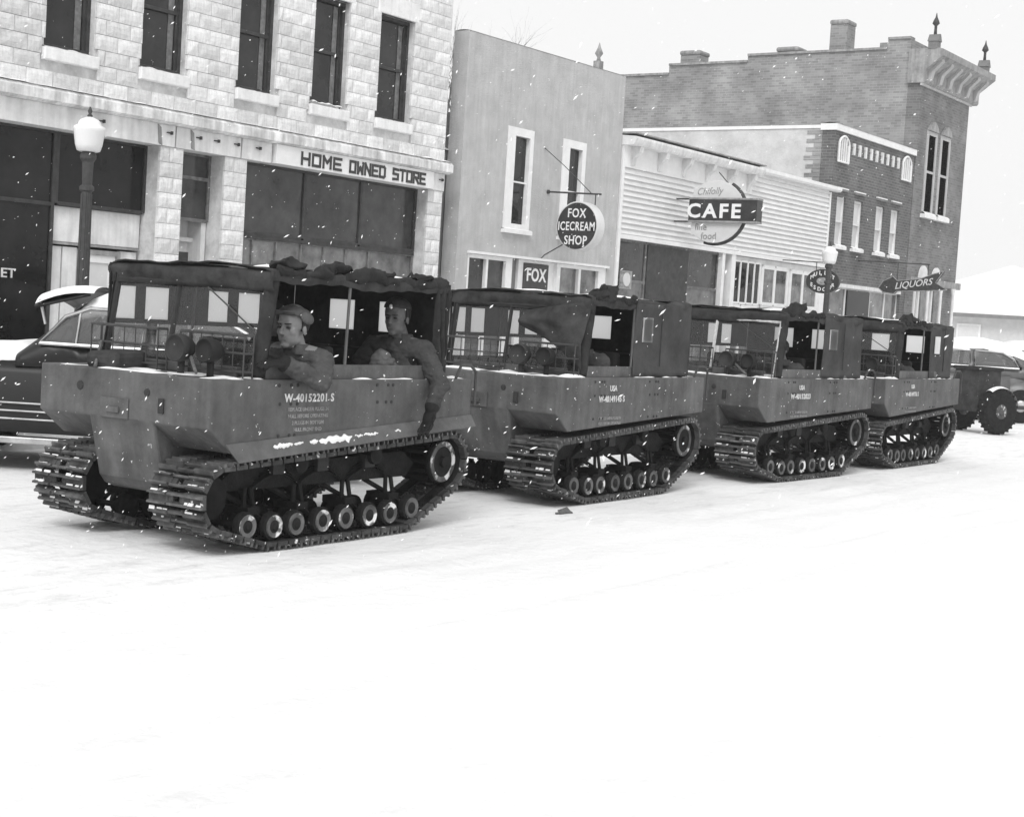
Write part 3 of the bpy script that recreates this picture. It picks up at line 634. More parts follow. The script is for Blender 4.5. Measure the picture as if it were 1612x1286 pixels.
# oval sign
OS = thing('hanging_sign', (35.07, 15.36, 2.66), 0, 'small dark oval sign on a thin arm behind the second street lamp', 'sign')
f = MB(); f.lathe([(.43, -.05), (.43, .05)], (0, 0, .30), 'x', 36, sy=.68); f.build('plate', MT['sign_dark'], OS, bevel=.01)
f = MB(); f.lathe([(.15, -.056), (.15, -.051)], (0, 0, .30), 'x', 24, sy=.6); f.build('centre_disc', MT['letter_mid'], OS)
for word, top in (('MULLET', 1), ('RHODSE', 0)):
    for i, ch in enumerate(word):
        a = R(62-i*24.8) if top else R(-62+i*24.8)
        yy = .31*math.sin(a); zz = .20*math.cos(a)*(1 if top else -1)
        lettering(ch, .13, MT['sign_letter'], OS, (-.052, yy, .30+zz), (0, -1, (.55*math.sin(a))*(1 if top else -1)), (0, .0, 1), bold=.003)
f = MB(); f.tube([(0, 1.14, .78), (0, -.1, .75)], .014, 6); f.tube([(0, -.05, .75), (0, -.05, .55)], .01, 5); f.tube([(0, .2, .77), (0, .2, .53)], .01, 5); f.build('arm', MT['iron'], OS)
# arrow sign
AS = thing('hanging_sign', (39.85, 14.9, 2.85), 0, 'dark arrow-shaped sign reading LIQUORS on a long wall arm', 'sign')
poly = [(.93, .16), (.82, .34), (.55, .48), (.42, .37), (-.2, .44), (-.55, .58), (-.82, .66), (-.62, .36), (-.95, .18), (-.45, .14), (.42, .09), (.5, .02), (.8, .05)]
f = MB(); f.prism(poly, 'x', -.06, .06); f.build('arrow', MT['letter_dark'], AS)
f = MB()
pl = [Vector((-.062, a, b)) for a, b in poly]
for i in range(len(pl)): f.tube([pl[i], pl[(i+1) % len(pl)]], .013, 5)
f.build('tube_edge', MT['letter_mid'], AS)
lettering('LIQUORS', .26, MT['marking'], AS, (-.065, -.04, .30), (0, -1, .16), (0, -.2, 1), bold=.002, xs=.95)
f = MB(); f.tube([(0, 1.58, .87), (0, -.42, .83)], .016, 6); f.tube([(0, .45, .85), (0, .45, .40)], .012, 5); f.tube([(0, -.38, .83), (0, -.38, .55)], .012, 5); f.build('arm', MT['iron'], AS)

# ================================================================ low brick building
ox4 = 37.75
def l4(x): return x-ox4
B4 = thing('brick_building', (ox4, FY, 0), 0, 'two-storey dark brick shop with white coping and four sash windows', 'building')
W4 = [(38.17, 38.74), (39.33, 39.92), (40.88, 41.48), (41.99, 42.58)]
XE = 43.45
mb = MB(); es = [ox4]+[e for q in W4 for e in q]+[XE]
for i in range(0, len(es), 2): mb.box(l4(es[i]), l4(es[i+1]), 0, .35, 3.05, 6.95)
for a, b in W4: mb.box(l4(a), l4(b), 0, .35, 3.05, 4.02); mb.box(l4(a), l4(b), 0, .35, 5.29, 6.95)
mb.box(0, .3, 0, .35, 0, 3.05); mb.box(l4(XE)-.3, l4(XE), 0, .35, 0, 3.05)
mb.build('wall', MT['brick_y'], B4)
mb = MB(); mb.box(0.012, l4(XE)-.01, .352, 12, 0, 7.0); mb.build('side_wall', MT['plaster'], B4)
for k in range(14):      # toothed brick quoins running round onto the plastered side
    mb = MB(); L_ = .45 if k % 2 else .22; L_ += .12*nz(k*2.1); mb.box(-.004, .01, .353, .353+L_, 5.42+k*.11, 5.42+k*.11+.10); mb.build('quoin', MT['brick_x'], B4)
mb = MB(); mb.box(-.04, l4(XE)+.02, -.06, .40, 6.955, 7.12); mb.build('coping', MT['white'], B4)
mb = MB(); mb.grid(lambda u, v: (-.04+(l4(XE)+.06)*u, -.07+.5*v, 7.122+.06*math.sin(math.pi*v)*(.7+.5*nz(u*9))), 40, 5); mb.build('snow', MT['snow_cap'], B4, smooth=True)
mb = MB(); mb.box(-.02, .2, .41, 12, 7.005, 7.09); mb.build('side_coping', MT['white'], B4)
for a, b in W4:
    w_ = thing('window', (l4(a), .05, 4.02)); w_.parent = B4; W = b-a
    f = MB(); f.box(0, .05, 0, .08, 0, 1.27); f.box(W-.05, W, 0, .08, 0, 1.27); f.box(.05, W-.05, 0, .08, 1.22, 1.27); f.box(.05, W-.05, 0, .08, 0, .05); f.box(.05, W-.05, .01, .06, .62, .67); f.build('frame', MT['dirty_white'], w_)
    f = MB(); f.box(.05, W-.05, .05, .055, .67, 1.22); f.build('pane', MT['shade'], w_)
    f = MB(); f.box(.05, W-.05, .06, .065, .05, .62); f.build('pane', MT['houseside'], w_)
    f = MB(); f.box(l4(a)-.08, l4(b)+.08, -.09, .14, 3.93, 4.015); f.build('window_sill', MT['stone'], B4)
    f = MB(); f.grid(lambda u, v: (l4(a)-.08+(b-a+.16)*u, -.09+.22*v, 4.016+.07*math.sin(math.pi*v)*(.7+.4*nz(u*5, a))), 8, 4); f.build('snow', MT['snow_cap'], B4, smooth=True)
    f = MB(); f.box(l4(a)-.06, l4(b)+.06, -.05, .0, 5.44, 5.50); f.build('lintel', MT['brick_y2'], B4)
    f = MB(); f.box(l4(a)-.06, l4(b)+.06, -.05, .0, 5.502, 5.53); f.build('snow', MT['snow_cap'], B4)
for a in (37.95, 42.48):
    v_ = thing('arched_vent', (l4(a), -.01, 6.18)); v_.parent = B4
    arch = [(0, 0), (.66, 0), (.66, .42)]+[(.33+.33*math.cos(R(t_)), .42+.25*math.sin(R(t_))) for t_ in range(15, 180, 15)]+[(0, .42)]
    f = MB(); f.prism(arch, 'y', -.02, .009); f.build('panel', MT['trim_grey'], v_)
    f = MB()
    for k in range(5): f.box(.03+k*.14, .07+k*.14, -.05, -.021, .0, .62 if k in (1, 2, 3) else .45)
    pts = [(q[0], -.04, q[1]) for q in arch]; f.tube(pts, .03, 5, closed=True); f.build('tracery', MT['white'], v_)
for k in range(9):
    x = 38.95+k*.40; mb = MB(); mb.prism([(l4(x), 6.45), (l4(x)+.09, 6.45), (l4(x)+.09, 6.75), (l4(x)-.03, 6.75), (l4(x)-.03, 6.66), (l4(x), 6.66)], 'y', -.05, -.001); mb.build('dentil', MT['dirty_white'], B4)
mb = MB(); mb.box(.3, l4(XE)-.3, -.02, .2, 2.95, 3.05); mb.build('shop_beam', MT['dirty_white'], B4)
panes(B4, [l4(x) for x in (38.05, 39.4, 40.2, 41.1, 42.2, 43.15)], [.2, 2.95], .12, MT['glass_low'], MT['white'], .06)
mb = MB(); mb.box(l4(39.45), l4(41.0), .05, .09, .2, 2.9); mb.build('door_leaf', MT['glass_shop'], B4)

# ================================================================ tall corner building
ox5 = 43.55
def l5(x): return x-ox5
B5 = thing('corner_building', (ox5, FY, 0), 0, 'tall brick corner building with a heavy bracketed cornice and finials', 'building')
XE = 47.75
mb = MB(); mb.box(0.0, l5(XE), 0, .4, 0, 9.5)
mb.build('wall', MT['brick_y2'], B5)
for z0, z1, y0, y1, s_ in ((0, 10.33, .402, 1.10, 0), (0, 10.05, 1.10, 5.6, .003), (0, 9.86, 5.6, 8.35, .006), (0, 9.58, 8.35, 14.5, .009)):
    mb = MB(); mb.box(.003+s_, l5(XE)-.004-s_, y0+s_*0, y1, z0, z1); mb.build('side_wall', MT['brick_x'], B5)
    mb = MB(); mb.box(-.05, .3, y0, y1-.01, z1+.002, z1+.07); mb.build('parapet_cap', MT['trim_grey'], B5)
for y0, y1, z0, z1 in ((2.45, 3.05, 10.0, 11.05), (4.0, 4.75, 10.0, 10.32), (7.35, 8.1, 9.8, 10.36)):
    c_ = thing('chimney', (.5, (y0+y1)/2, z0)); c_.parent = B5
    hw = (y1-y0)/2
    f = MB(); f.box(-.3, .3, -hw*.9, hw*.9, 0, z1-z0-.15); f.build('stack', MT['brick_x'], c_)
    f = MB(); f.box(-.35, .35, -hw, hw, z1-z0-.149, z1-z0); f.build('cap', MT['trim_grey'], c_, bevel=.06)
f = MB(); f.box(3.55, 3.95, 2.2, 2.8, 9.6, 10.95); f.build('chimney', MT['brick_x'], B5)
# cornice
co_ = MB(); co_.prism([(-.10, 9.05), (-.14, 9.1), (-.14, 9.42), (-.55, 9.75), (-.62, 9.8), (-.62, 9.98), (-.5, 10.02), (.39, 10.02), (.39, 9.05)], 'x', -.12, l5(XE)+.42); cn = co_.build('cornice', MT['trim_grey'], B5)
for k in range(6):
    x = .12+k*.80; f = MB(); f.prism([(-.141, 9.12), (-.2, 9.15), (-.26, 9.4), (-.52, 9.66), (-.52, 9.745), (-.141, 9.745)], 'x', x, x+.22); f.build('bracket', MT['stucco'], cn)
mb = MB(); mb.box(-.1, l5(XE)+.1, -.06, -.002, 8.98, 9.05); mb.build('string_course', MT['stucco'], B5)
for x, y in ((-.0, -.30), (l5(XE)+.2, -.30)):
    f_ = thing('finial', (x, y, 10.0)); f_.parent = B5
    f = MB(); f.box(-.17, .17, -.17, .17, 0, .26); f.prism([(-.2, .26), (.2, .26), (0.05, .52), (-.05, .52)], 'y', -.2, .2); f.build('pedestal', MT['stucco_dark'], f_)
    f = MB(); f.lathe([(.06, .5), (.05, .7), (.05, .82), (.13, .9), (.10, 1.0), (.04, 1.12), (.01, 1.28)], (0, 0, 0), 'z', 10); f.build('spike', MT['iron'], f_, smooth=True); f_.scale = (.8, .8, .8)
f_ = thing('finial', (-.1, 10.95, 9.6)); f_.parent = B5
f = MB(); f.box(-.12, .12, -.12, .12, 0, .5); f.build('pedestal', MT['trim_grey'], f_)
f = MB(); f.lathe([(.08, .5), (.05, .62), (.14, .75), (.05, .95), (.01, 1.1)], (0, 0, 0), 'z', 10); f.build('spike', MT['trim_grey'], f_, smooth=True)
for a, b in ((44.30, 45.15), (45.45, 46.30)):
    w_ = thing('window', (l5(a), -.03, 5.38)); w_.parent = B5; W = b-a
    f = MB(); f.box(0, .14, 0, .1, 0, 2.42); f.box(W-.12, W, 0, .1, 0, 2.42); f.box(.14, W-.12, 0, .1, 2.3, 2.42); f.box(.14, W-.12, 0, .1, 0, .08); f.box(.14, W-.12, .01, .08, 1.2, 1.27); f.build('frame', MT['stucco'], w_)
    f = MB(); f.box(.14, W-.12, .03, .035, .08, 2.3); f.build('pane', MT['glass_shop2'], w_)
    arch = [(W*t_/8.-.0, 2.43+.28*math.sin(math.pi*t_/8.)) for t_ in range(9)]+[(W, 2.425), (0, 2.425)]
    f = MB(); f.prism(arch[:-2], 'y', -.05, .028); f.build('hood', MT['trim_grey'], w_)
    f = MB(); f.box(-.06, W+.06, -.12, .1, -.12, -.002); f.build('sill', MT['white'], w_)
    f = MB(); f.grid(lambda u, v: (-.06+(W+.12)*u, -.12+.2*v, .0+.06*math.sin(math.pi*v)), 6, 4); f.build('snow', MT['snow_cap'], w_, smooth=True)
for a in (44.45, 45.55):
    w_ = thing('arched_opening', (l5(a), -.03, 1.2)); w_.parent = B5
    arch = [(0, 0), (.7, 0), (.7, 2.3)]+[(.35+.35*math.cos(R(t_)), 2.3+.38*math.sin(R(t_))) for t_ in range(15, 180, 15)]+[(0, 2.3)]
    f = MB(); f.prism(arch, 'y', -.03, .028); f.build('surround', MT['dirty_white'], w_)
    f = MB(); f.box(.1, .6, -.045, -.031, .1, 2.2); f.build('pane', MT['glass_low'], w_)
mb = MB(); mb.box(0, l5(XE)+.12, -.14, -.001, 3.3, 3.5); mb.build('string_course', MT['trim_grey'], B5)
for k in range(4):
    x = .2+k*1.1; mb = MB(); mb.lathe([(.06, 0), (.05, .2), (.05, 3.1), (.08, 3.3)], (x, -.2, 0), 'z', 8); mb.build('column', MT['dirty_white'], B5, smooth=True)

# ================================================================ far house
FH = thing('far_house', (78, 24, 0), R(8), 'pale low house with a snow-covered roof beyond the street end', 'house')
mb = MB(); mb.box(0, 12, -7, 7, 0, 3.1); mb.build('wall', MT['houseside'], FH)
mb = MB(); mb.prism([(-7.6, 2.95), (7.6, 2.95), (7.6, 3.1), (0, 5.6), (-7.6, 3.1)], 'x', -.6, 12.6); mb.build('roof', MT['snow_cap'], FH)
mb = MB(); mb.box(-.62, -.58, -7.6, 7.6, 2.93, 3.12); mb.build('eave_board', MT['stucco_dark'], FH)
for y in (-4.6, -1.5, 2.0, 4.6):
    w_ = thing('window', (-.04, y, 1.0)); w_.parent = FH
    f = MB(); f.box(-.03, .03, -.6, .6, 0, 1.6); f.build('frame', MT['white'], w_)
    f = MB(); f.box(-.05, -.031, -.5, .5, .1, 1.5); f.build('pane', MT['shade'] if y > 0 else MT['stucco_dark'], w_)

# ================================================================ street lamps
def lamp(x, y, label):
    t = thing('street_lamp', (x, y, .13), 0, label, 'street lamp', 'globe street lamps along the kerb')
    t.scale = (.76, .76, 1.03)
    def base():
        f = MB(); f.lathe([(.20, 0), (.20, .12), (.15, .2), (.14, .7), (.11, .8), (.105, .9)], (0, 0, 0), 'z', 12); return f.mesh('base', MT['iron'])
    put('base', cached('lampbase', base), t)
    def post():
        f = MB(); n = 16; prof = [(.095, .9), (.075, 2.62), (.11, 2.64), (.11, 2.68), (.075, 2.7), (.085, 2.95), (.12, 2.99), (.12, 3.03), (.10, 3.06)]
        f.lathe(prof, (0, 0, 0), 'z', n)
        for k in range(8): a = 2*math.pi*k/8; f.tube([(.092*math.cos(a), .092*math.sin(a), .9), (.074*math.cos(a), .074*math.sin(a), 2.6)], .012, 5)
        return f.mesh('post', MT['iron'])
    put('post', cached('lamppost', post), t)
    def globe():
        f = MB(); f.lathe([(.115, 3.065), (.15, 3.08), (.175, 3.16), (.20, 3.34), (.208, 3.37), (.20, 3.40), (.15, 3.43), (.14, 3.47), (.115, 3.50), (.05, 3.53), (.02, 3.54)], (0, 0, 0), 'z', 24); return f.mesh('globe', MT['globe'], True)
    for nm_, me_ in (('globe', cached('lampglobe', globe)),):
        g_ = put(nm_, me_, t); g_.scale = (1.16, 1.16, .82); g_.location = (0, 0, 3.065*.18)
    def fin():
        f = MB(); f.lathe([(.03, 3.535), (.045, 3.55), (.02, 3.57), (.035, 3.60), (.01, 3.65)], (0, 0, 0), 'z', 10); return f.mesh('finial', MT['iron'], True)
    g_ = put('finial', cached('lampfin', fin), t); g_.location = (0, 0, -.085)
lamp(11.90, 14.35, 'street lamp with milk-glass globe in front of the block store')
lamp(33.02, 14.35, 'street lamp with milk-glass globe in front of the oval sign')

# ================================================================ bare tree behind the roofs
TR = thing('bare_tree', (30.5, 24.5, 0), 0, 'bare leafless tree showing thin branches behind the stucco shop roof', 'tree')
rt = random.Random(11); trunk = MB(); crown = MB()
trunk.tube([(0, 0, 0), (.05, 0, 2.5), (-.1, .1, 5.2)], [.3, .24, .2], 10); trunk.build('trunk', MT['bark'], TR, smooth=True)
def branch(p, d, L_, r, lv):
    pts = [p]; rr = [r]
    for k in range(4):
        d = (d+Vector((rt.uniform(-.22, .22), rt.uniform(-.22, .22), rt.uniform(-.1, .2)))).normalized(); p = p+d*L_/4; pts.append(p); rr.append(r*(1-.16*(k+1)))
        if lv < 3 and k > 0:
            for _ in range(2 if lv < 2 else 1):
                d2 = (d+Vector((rt.uniform(-.9, .9), rt.uniform(-.9, .9), rt.uniform(-.3, .6)))).normalized(); branch(p, d2, L_*rt.uniform(.5, .72), rr[-1]*.6, lv+1)
    crown.tube(pts, rr, 5 if lv > 1 else 7)
for a in (0, 1.4, 3.6, 5.1):
    branch(Vector((-.1, .1, 5.0)), Vector((math.cos(a*1.05), math.sin(a*1.05), .9)).normalized(), 2.5, .09, 0)
crown.build('crown', MT['bark'], TR)
# ================================================================ tracked carriers
# local axes: x rearwards from the bow, y towards the buildings, z up
HW = .84; HL = 2.98
def hull_mesh():
    f = MB()
    prof = [(0, 1.19), (0, .86), (.22, .69), (HL, .82), (HL, 1.19)]
    n = len(prof)
    for s_ in (-1, 1): f.add([(x, s_*HW, z) for x, z in prof], [tuple(range(n))])
    for i in range(4):
        a, b = prof[i], prof[i+1]; f.add([(a[0], -HW, a[1]), (a[0], HW, a[1]), (b[0], HW, b[1]), (b[0], -HW, b[1])], [(0, 1, 2, 3)])
    x0, x1, yi = .52, 2.60, .77
    P = [(0, -HW), (HL, -HW), (HL, HW), (0, HW)]; Q = [(x0, -yi), (x1, -yi), (x1, yi), (x0, yi)]
    f.add([(a, b, 1.19) for a, b in P+Q], [(i, (i+1) % 4, 4+(i+1) % 4, 4+i) for i in range(4)])
    f.add([(a, b, 1.19) for a, b in Q]+[(a, b, .78) for a, b in Q], [(i, (i+1) % 4, 4+(i+1) % 4, 4+i) for i in range(4)]+[(4, 5, 6, 7)])
    import bmesh
    me = f.mesh('hull', MT['od'])
    bm = bmesh.new(); bm.from_mesh(me); bmesh.ops.remove_doubles(bm, verts=bm.verts, dist=.0005); bmesh.ops.recalc_face_normals(bm, faces=bm.faces); bm.to_mesh(me); bm.free()
    return me
def nose_mesh():
    f = MB(); f.prism([(.001, .90), (.001, .86), (.11, .44), (.16, .38), (.24, .35), (2.5, .36), (2.75, .58), (2.75, .9)], 'y', -.32, .32); return f.mesh('lower_hull', MT['od'])
# ---- track path
SH = .036; IDL = (.21, .375, .212); SPR = (2.75, .515, .212)
def track_path():
    pts = []
    for cx, cz, r in (IDL, SPR):
        for k in range(72): a = 2*math.pi*k/72; pts.append((cx+r*math.cos(a), cz+r*math.sin(a)))
    for cx, r in ((.66, .14), (2.20, .14)):
        for k in range(48): a = 2*math.pi*k/48; pts.append((cx+r*math.cos(a), SH+r+r*math.sin(a)))
    pts = sorted(set(pts))
    def cross(o, a, b): return (a[0]-o[0])*(b[1]-o[1])-(a[1]-o[1])*(b[0]-o[0])
    lo = []
    for q in pts:
        while len(lo) > 1 and cross(lo[-2], lo[-1], q) <= 0: lo.pop()
        lo.append(q)
    up = []
    for q in reversed(pts):
        while len(up) > 1 and cross(up[-2], up[-1], q) <= 0: up.pop()
        up.append(q)
    return lo[:-1]+up[:-1]      # counter-clockwise in (x, z)
PATH = track_path()
def sample_path(n):
    P = np.array(PATH+[PATH[0]]); d = np.hypot(*(P[1:]-P[:-1]).T); s_ = np.concatenate([[0], np.cumsum(d)]); out = []
    for k in range(n):
        t = s_[-1]*k/n; i = min(len(d)-1, np.searchsorted(s_, t, 'right')-1); q = P[i]+(P[i+1]-P[i])*(t-s_[i])/d[i]; tg = (P[i+1]-P[i])/d[i]; out.append((q, tg))
    return out, s_[-1]
NSHOE = 56
SAMP, PLEN = sample_path(NSHOE)
# smooth the tangents a little where the belt bends sharply
def shoe_mesh(var=0):
    rv = random.Random(50+var)
    f = MB(); p = PLEN/NSHOE; L_ = p*.88
    f.box(-L_/2, L_/2, -.255, -.075, -.016, .014); f.box(-L_/2, L_/2, .075, .255, -.016, .014)
    f.box(-L_*.42, L_*.42, -.075, -.03, -.006, .010); f.box(-L_*.42, L_*.42, .03, .075, -.006, .010)
    f.box(-L_*.42, -L_*.2, -.03, .03, -.006, .009); f.box(L_*.2, L_*.42, -.03, .03, -.006, .009)
    f.cur = 1
    xr = (-L_*.38, L_*.30)
    for s_ in (-1, 1):
        y0, y1 = (.082, .252) if s_ > 0 else (-.252, -.082)
        for xc in xr: f.prism([(xc-.012, .014), (xc+.012, .014), (xc+.007, .042), (xc-.007, .042)], 'y', y0, y1)
    for xc in xr: f.box(xc-.009, xc+.009, -.075, .075, .010, .028)
    f.cur = 0
    f.prism([(-.015, 0), (.015, 0), (.006, -.045), (-.006, -.045)], 'y', -.05, -.04); f.prism([(-.015, 0), (.015, 0), (.006, -.045), (-.006, -.045)], 'y', .04, .05)
    f.cur = 2      # snow packed against the ribs
    for s_ in (-1, 1):
        for xc in xr:
            q = .085
            while q < .245:
                ln = rv.uniform(.015, .07); hgt = rv.uniform(.017, .034)
                if rv.random() < .62:
                    a, b = q, min(.25, q+ln); a, b = (a, b) if s_ > 0 else (-b, -a)
                    f.prism([(xc+.008, .0145), (xc+.012+rv.uniform(.004, .016), .0145), (xc+.008, hgt)], 'y', a, b)
                q += ln+rv.uniform(.004, .03)
    return f.mesh('track_shoe', [MT['shoe'], MT['grouser'], MT['snow_cap']])
def belt_mesh():
    f = MB(); P, _ = sample_path(160)
    for y0, y1 in ((-.20, -.10), (.10, .20)):
        n = len(P); vs_ = []
        for (q, t) in P:
            nx, nz_ = t[1], -t[0]
            for (yy, d) in ((y0, -.002), (y1, -.002), (y1, -.016), (y0, -.016)): vs_.append((q[0]+nx*d, yy, q[1]+nz_*d))
        fs = [(i*4+j, i*4+(j+1) % 4, ((i+1) % n)*4+(j+1) % 4, ((i+1) % n)*4+j) for i in range(n) for j in range(4)]
        f.add(vs_, fs)
    return f.mesh('track', MT['rubber'])
def road_wheel_mesh():
    f = MB()
    for y in (-.205, .145): f.lathe([(.07, 0), (.098, .006), (.10, .02), (.10, .045), (.095, .06), (.07, .066)], (0, y, 0), 'y', 20)
    f.tube([(0, -.2, 0), (0, .2, 0)], .02, 8); return f.mesh('road_wheel', MT['rubber'], False)
def wheel_rim_mesh():
    f = MB(); n = 24
    for k in range(n):      # shallow dish
        a, b = 2*math.pi*k/n, 2*math.pi*(k+1)/n; f.add([(r*math.cos(t), y, r*math.sin(t)) for t in (a, b) for r, y in ((.042, -.2085), (.066, -.2125), (.078, -.2165), (.081, -.206))], [(0, 1, 5, 4), (1, 2, 6, 5), (2, 3, 7, 6)])
    return f.mesh('rim', MT['rim'])
def wheel_hub_mesh():
    f = MB(); f.lathe([(.012, -.219), (.022, -.217), (.026, -.2125), (.046, -.2105), (.048, -.20)], (0, 0, 0), 'y', 16); return f.mesh('hub', MT['wheel'])
def sprocket_mesh():
    f = MB()
    for y in (-.17, .13): f.lathe([(.10, 0), (.175, .004), (.18, .02), (.175, .04), (.10, .045)], (0, y, 0), 'y', 28)
    f.tube([(0, -.2, 0), (0, .3, 0)], .045, 10)
    for k in range(14): a = 2*math.pi*k/14; f.box(.17*math.cos(a)-.012, .17*math.cos(a)+.012, -.12, .12, .17*math.sin(a)-.012, .17*math.sin(a)+.012)
    return f.mesh('sprocket', MT['wheel'])
def sprocket_rim_mesh():
    f = MB(); n = 28
    for k in range(n):
        a, b = 2*math.pi*k/n, 2*math.pi*(k+1)/n
        q = [(r*math.cos(t), y, r*math.sin(t)) for t in (a, b) for r, y in ((.125, -.176), (.165, -.176), (.165, -.168), (.125, -.168))]
        f.add(q, [(0, 1, 5, 4), (1, 2, 6, 5), (2, 3, 7, 6), (3, 0, 4, 7)])
    return f.mesh('rim', MT['rim'])
def roller_mesh():
    f = MB()
    for y in (-.17, .12): f.lathe([(.05, 0), (.07, .005), (.07, .045), (.05, .05)], (0, y, 0), 'y', 16)
    f.tube([(0, -.15, 0), (0, .2, 0)], .018, 6); return f.mesh('return_roller', MT['wheel'])
def bogie_mesh():
    f = MB()
    f.tube([(-.14, -.10, .17), (0, -.10, .27), (.14, -.10, .17)], .018, 6)
    f.tube([(-.05, -.08, .27), (-.03, -.06, .42)], .018, 6); f.tube([(.05, -.08, .27), (.03, -.06, .42)], .018, 6)
    f.tube([(.0, -.05, .29), (-.28, .05, .44)], .02, 6); f.tube([(-.14, -.12, .17), (-.14, .14, .17)], .02, 6); f.tube([(.14, -.12, .17), (.14, .14, .17)], .02, 6)
    f.box(-.06, .06, -.13, .1, .24, .29)
    return f.mesh('bogie', MT['steel'])
def spring_mesh():
    f = MB()
    for k in range(4):
        L_ = .26-.05*k; f.grid(lambda u, v, k=k, L_=L_: (-L_+2*L_*u, -.06+.12*v, .50+.018*k-.10*(2*u-1)**2*(L_/.26)**2), 8, 1); 
    f.box(-.06, .06, -.08, .25, .5, .60)
    return f.mesh('leaf_spring', MT['od_dark'])
WHX = [.47, .74, .97, 1.26, 1.52, 1.80, 2.05, 2.32]
def running_gear(C, side):
    yc = side*.585
    tr = put('track', cached('belt', belt_mesh), C); tr.location = (0, yc, 0)
    rq = random.Random(int(side)+5)
    for q, t in SAMP:
        kv = rq.randrange(5); o = put('track_shoe', cached('shoe%d' % kv, lambda: shoe_mesh(kv)), tr); o.location = (q[0], 0, q[1]); o.rotation_euler = (0, math.atan2(-t[1], t[0])+math.pi, 0)
    ry = 0 if side < 0 else math.pi
    for i, x in enumerate(WHX):
        w_ = put('road_wheel', cached('rw', road_wheel_mesh), C); w_.location = (x, yc, SH+.118+(.02 if i in (0, 7) else 0)); w_.rotation_euler = (0, 0, ry)
        put('rim', cached('rwr', wheel_rim_mesh), w_); put('hub', cached('rwh', wheel_hub_mesh), w_)
    s_ = put('sprocket', cached('spr', sprocket_mesh), C); s_.location = (SPR[0], yc, SPR[1]); s_.rotation_euler = (0, 0, ry); put('rim', cached('sprr', sprocket_rim_mesh), s_)
    s_ = put('idler', cached('idl', roller_mesh), C); s_.location = (IDL[0], yc, IDL[1]); s_.scale = (2.2, .6, 2.2); s_.data = cached('idlm', lambda: (lambda m_: (m_.materials.clear(), m_.materials.append(MT['rubber']), m_)[2])(roller_mesh()))
    for x in (1.05, 1.90):
        s_ = put('return_roller', cached('rol', roller_mesh), C); s_.location = (x, yc, .575+.03*(x-1)); s_.rotation_euler = (0, 0, ry)
    for x in (.605, 1.115, 1.66, 2.185):
        s_ = put('bogie', cached('bog', bogie_mesh), C); s_.location = (x, yc, 0); s_.rotation_euler = (0, 0, ry)
    bm_ = put('dark_fill_beam', cached('sbeam', lambda: MB().prism([(.42, .40), (2.45, .40), (2.55, .50), (2.4, .60), (.5, .56), (.38, .48)], 'y', -.03, .18).mesh('dark_fill_beam', MT['steel'])), C); bm_.location = (0, yc if side < 0 else yc-.15, 0)  # dark bulk added to fill the running gear behind the struts
    for x in (.9, 1.38, 1.93):
        s_ = put('leaf_spring', cached('lsp', spring_mesh), C); s_.location = (x, yc, 0); s_.rotation_euler = (0, 0, ry)

def sheet(name, C, fn, nu, nv, mat=None, th=.008):
    f = MB(); f.grid(fn, nu, nv); return f.build(name, mat or MT['canvas'], C, smooth=True, solid=th)
TOPZ = 1.935; CY = .80; XF, XR = .58, 2.62
def rails(f, spans, fixed, a0, a1, z0, z1, wz0, wz1, th, axis):
    """flat curtain with window holes; spans = list of (start, end) of windows along the axis"""
    def bx(p, q, za, zb):
        if axis == 'x': f.box(p, q, fixed-th/2, fixed+th/2, za, zb)
        else: f.box(fixed-th/2, fixed+th/2, p, q, za, zb)
    bx(a0, a1, z0, wz0); bx(a0, a1, wz1, z1)
    e = [a0]+[v for s_ in spans for v in s_]+[a1]
    for i in range(0, len(e), 2): bx(e[i], e[i+1], wz0, wz1)

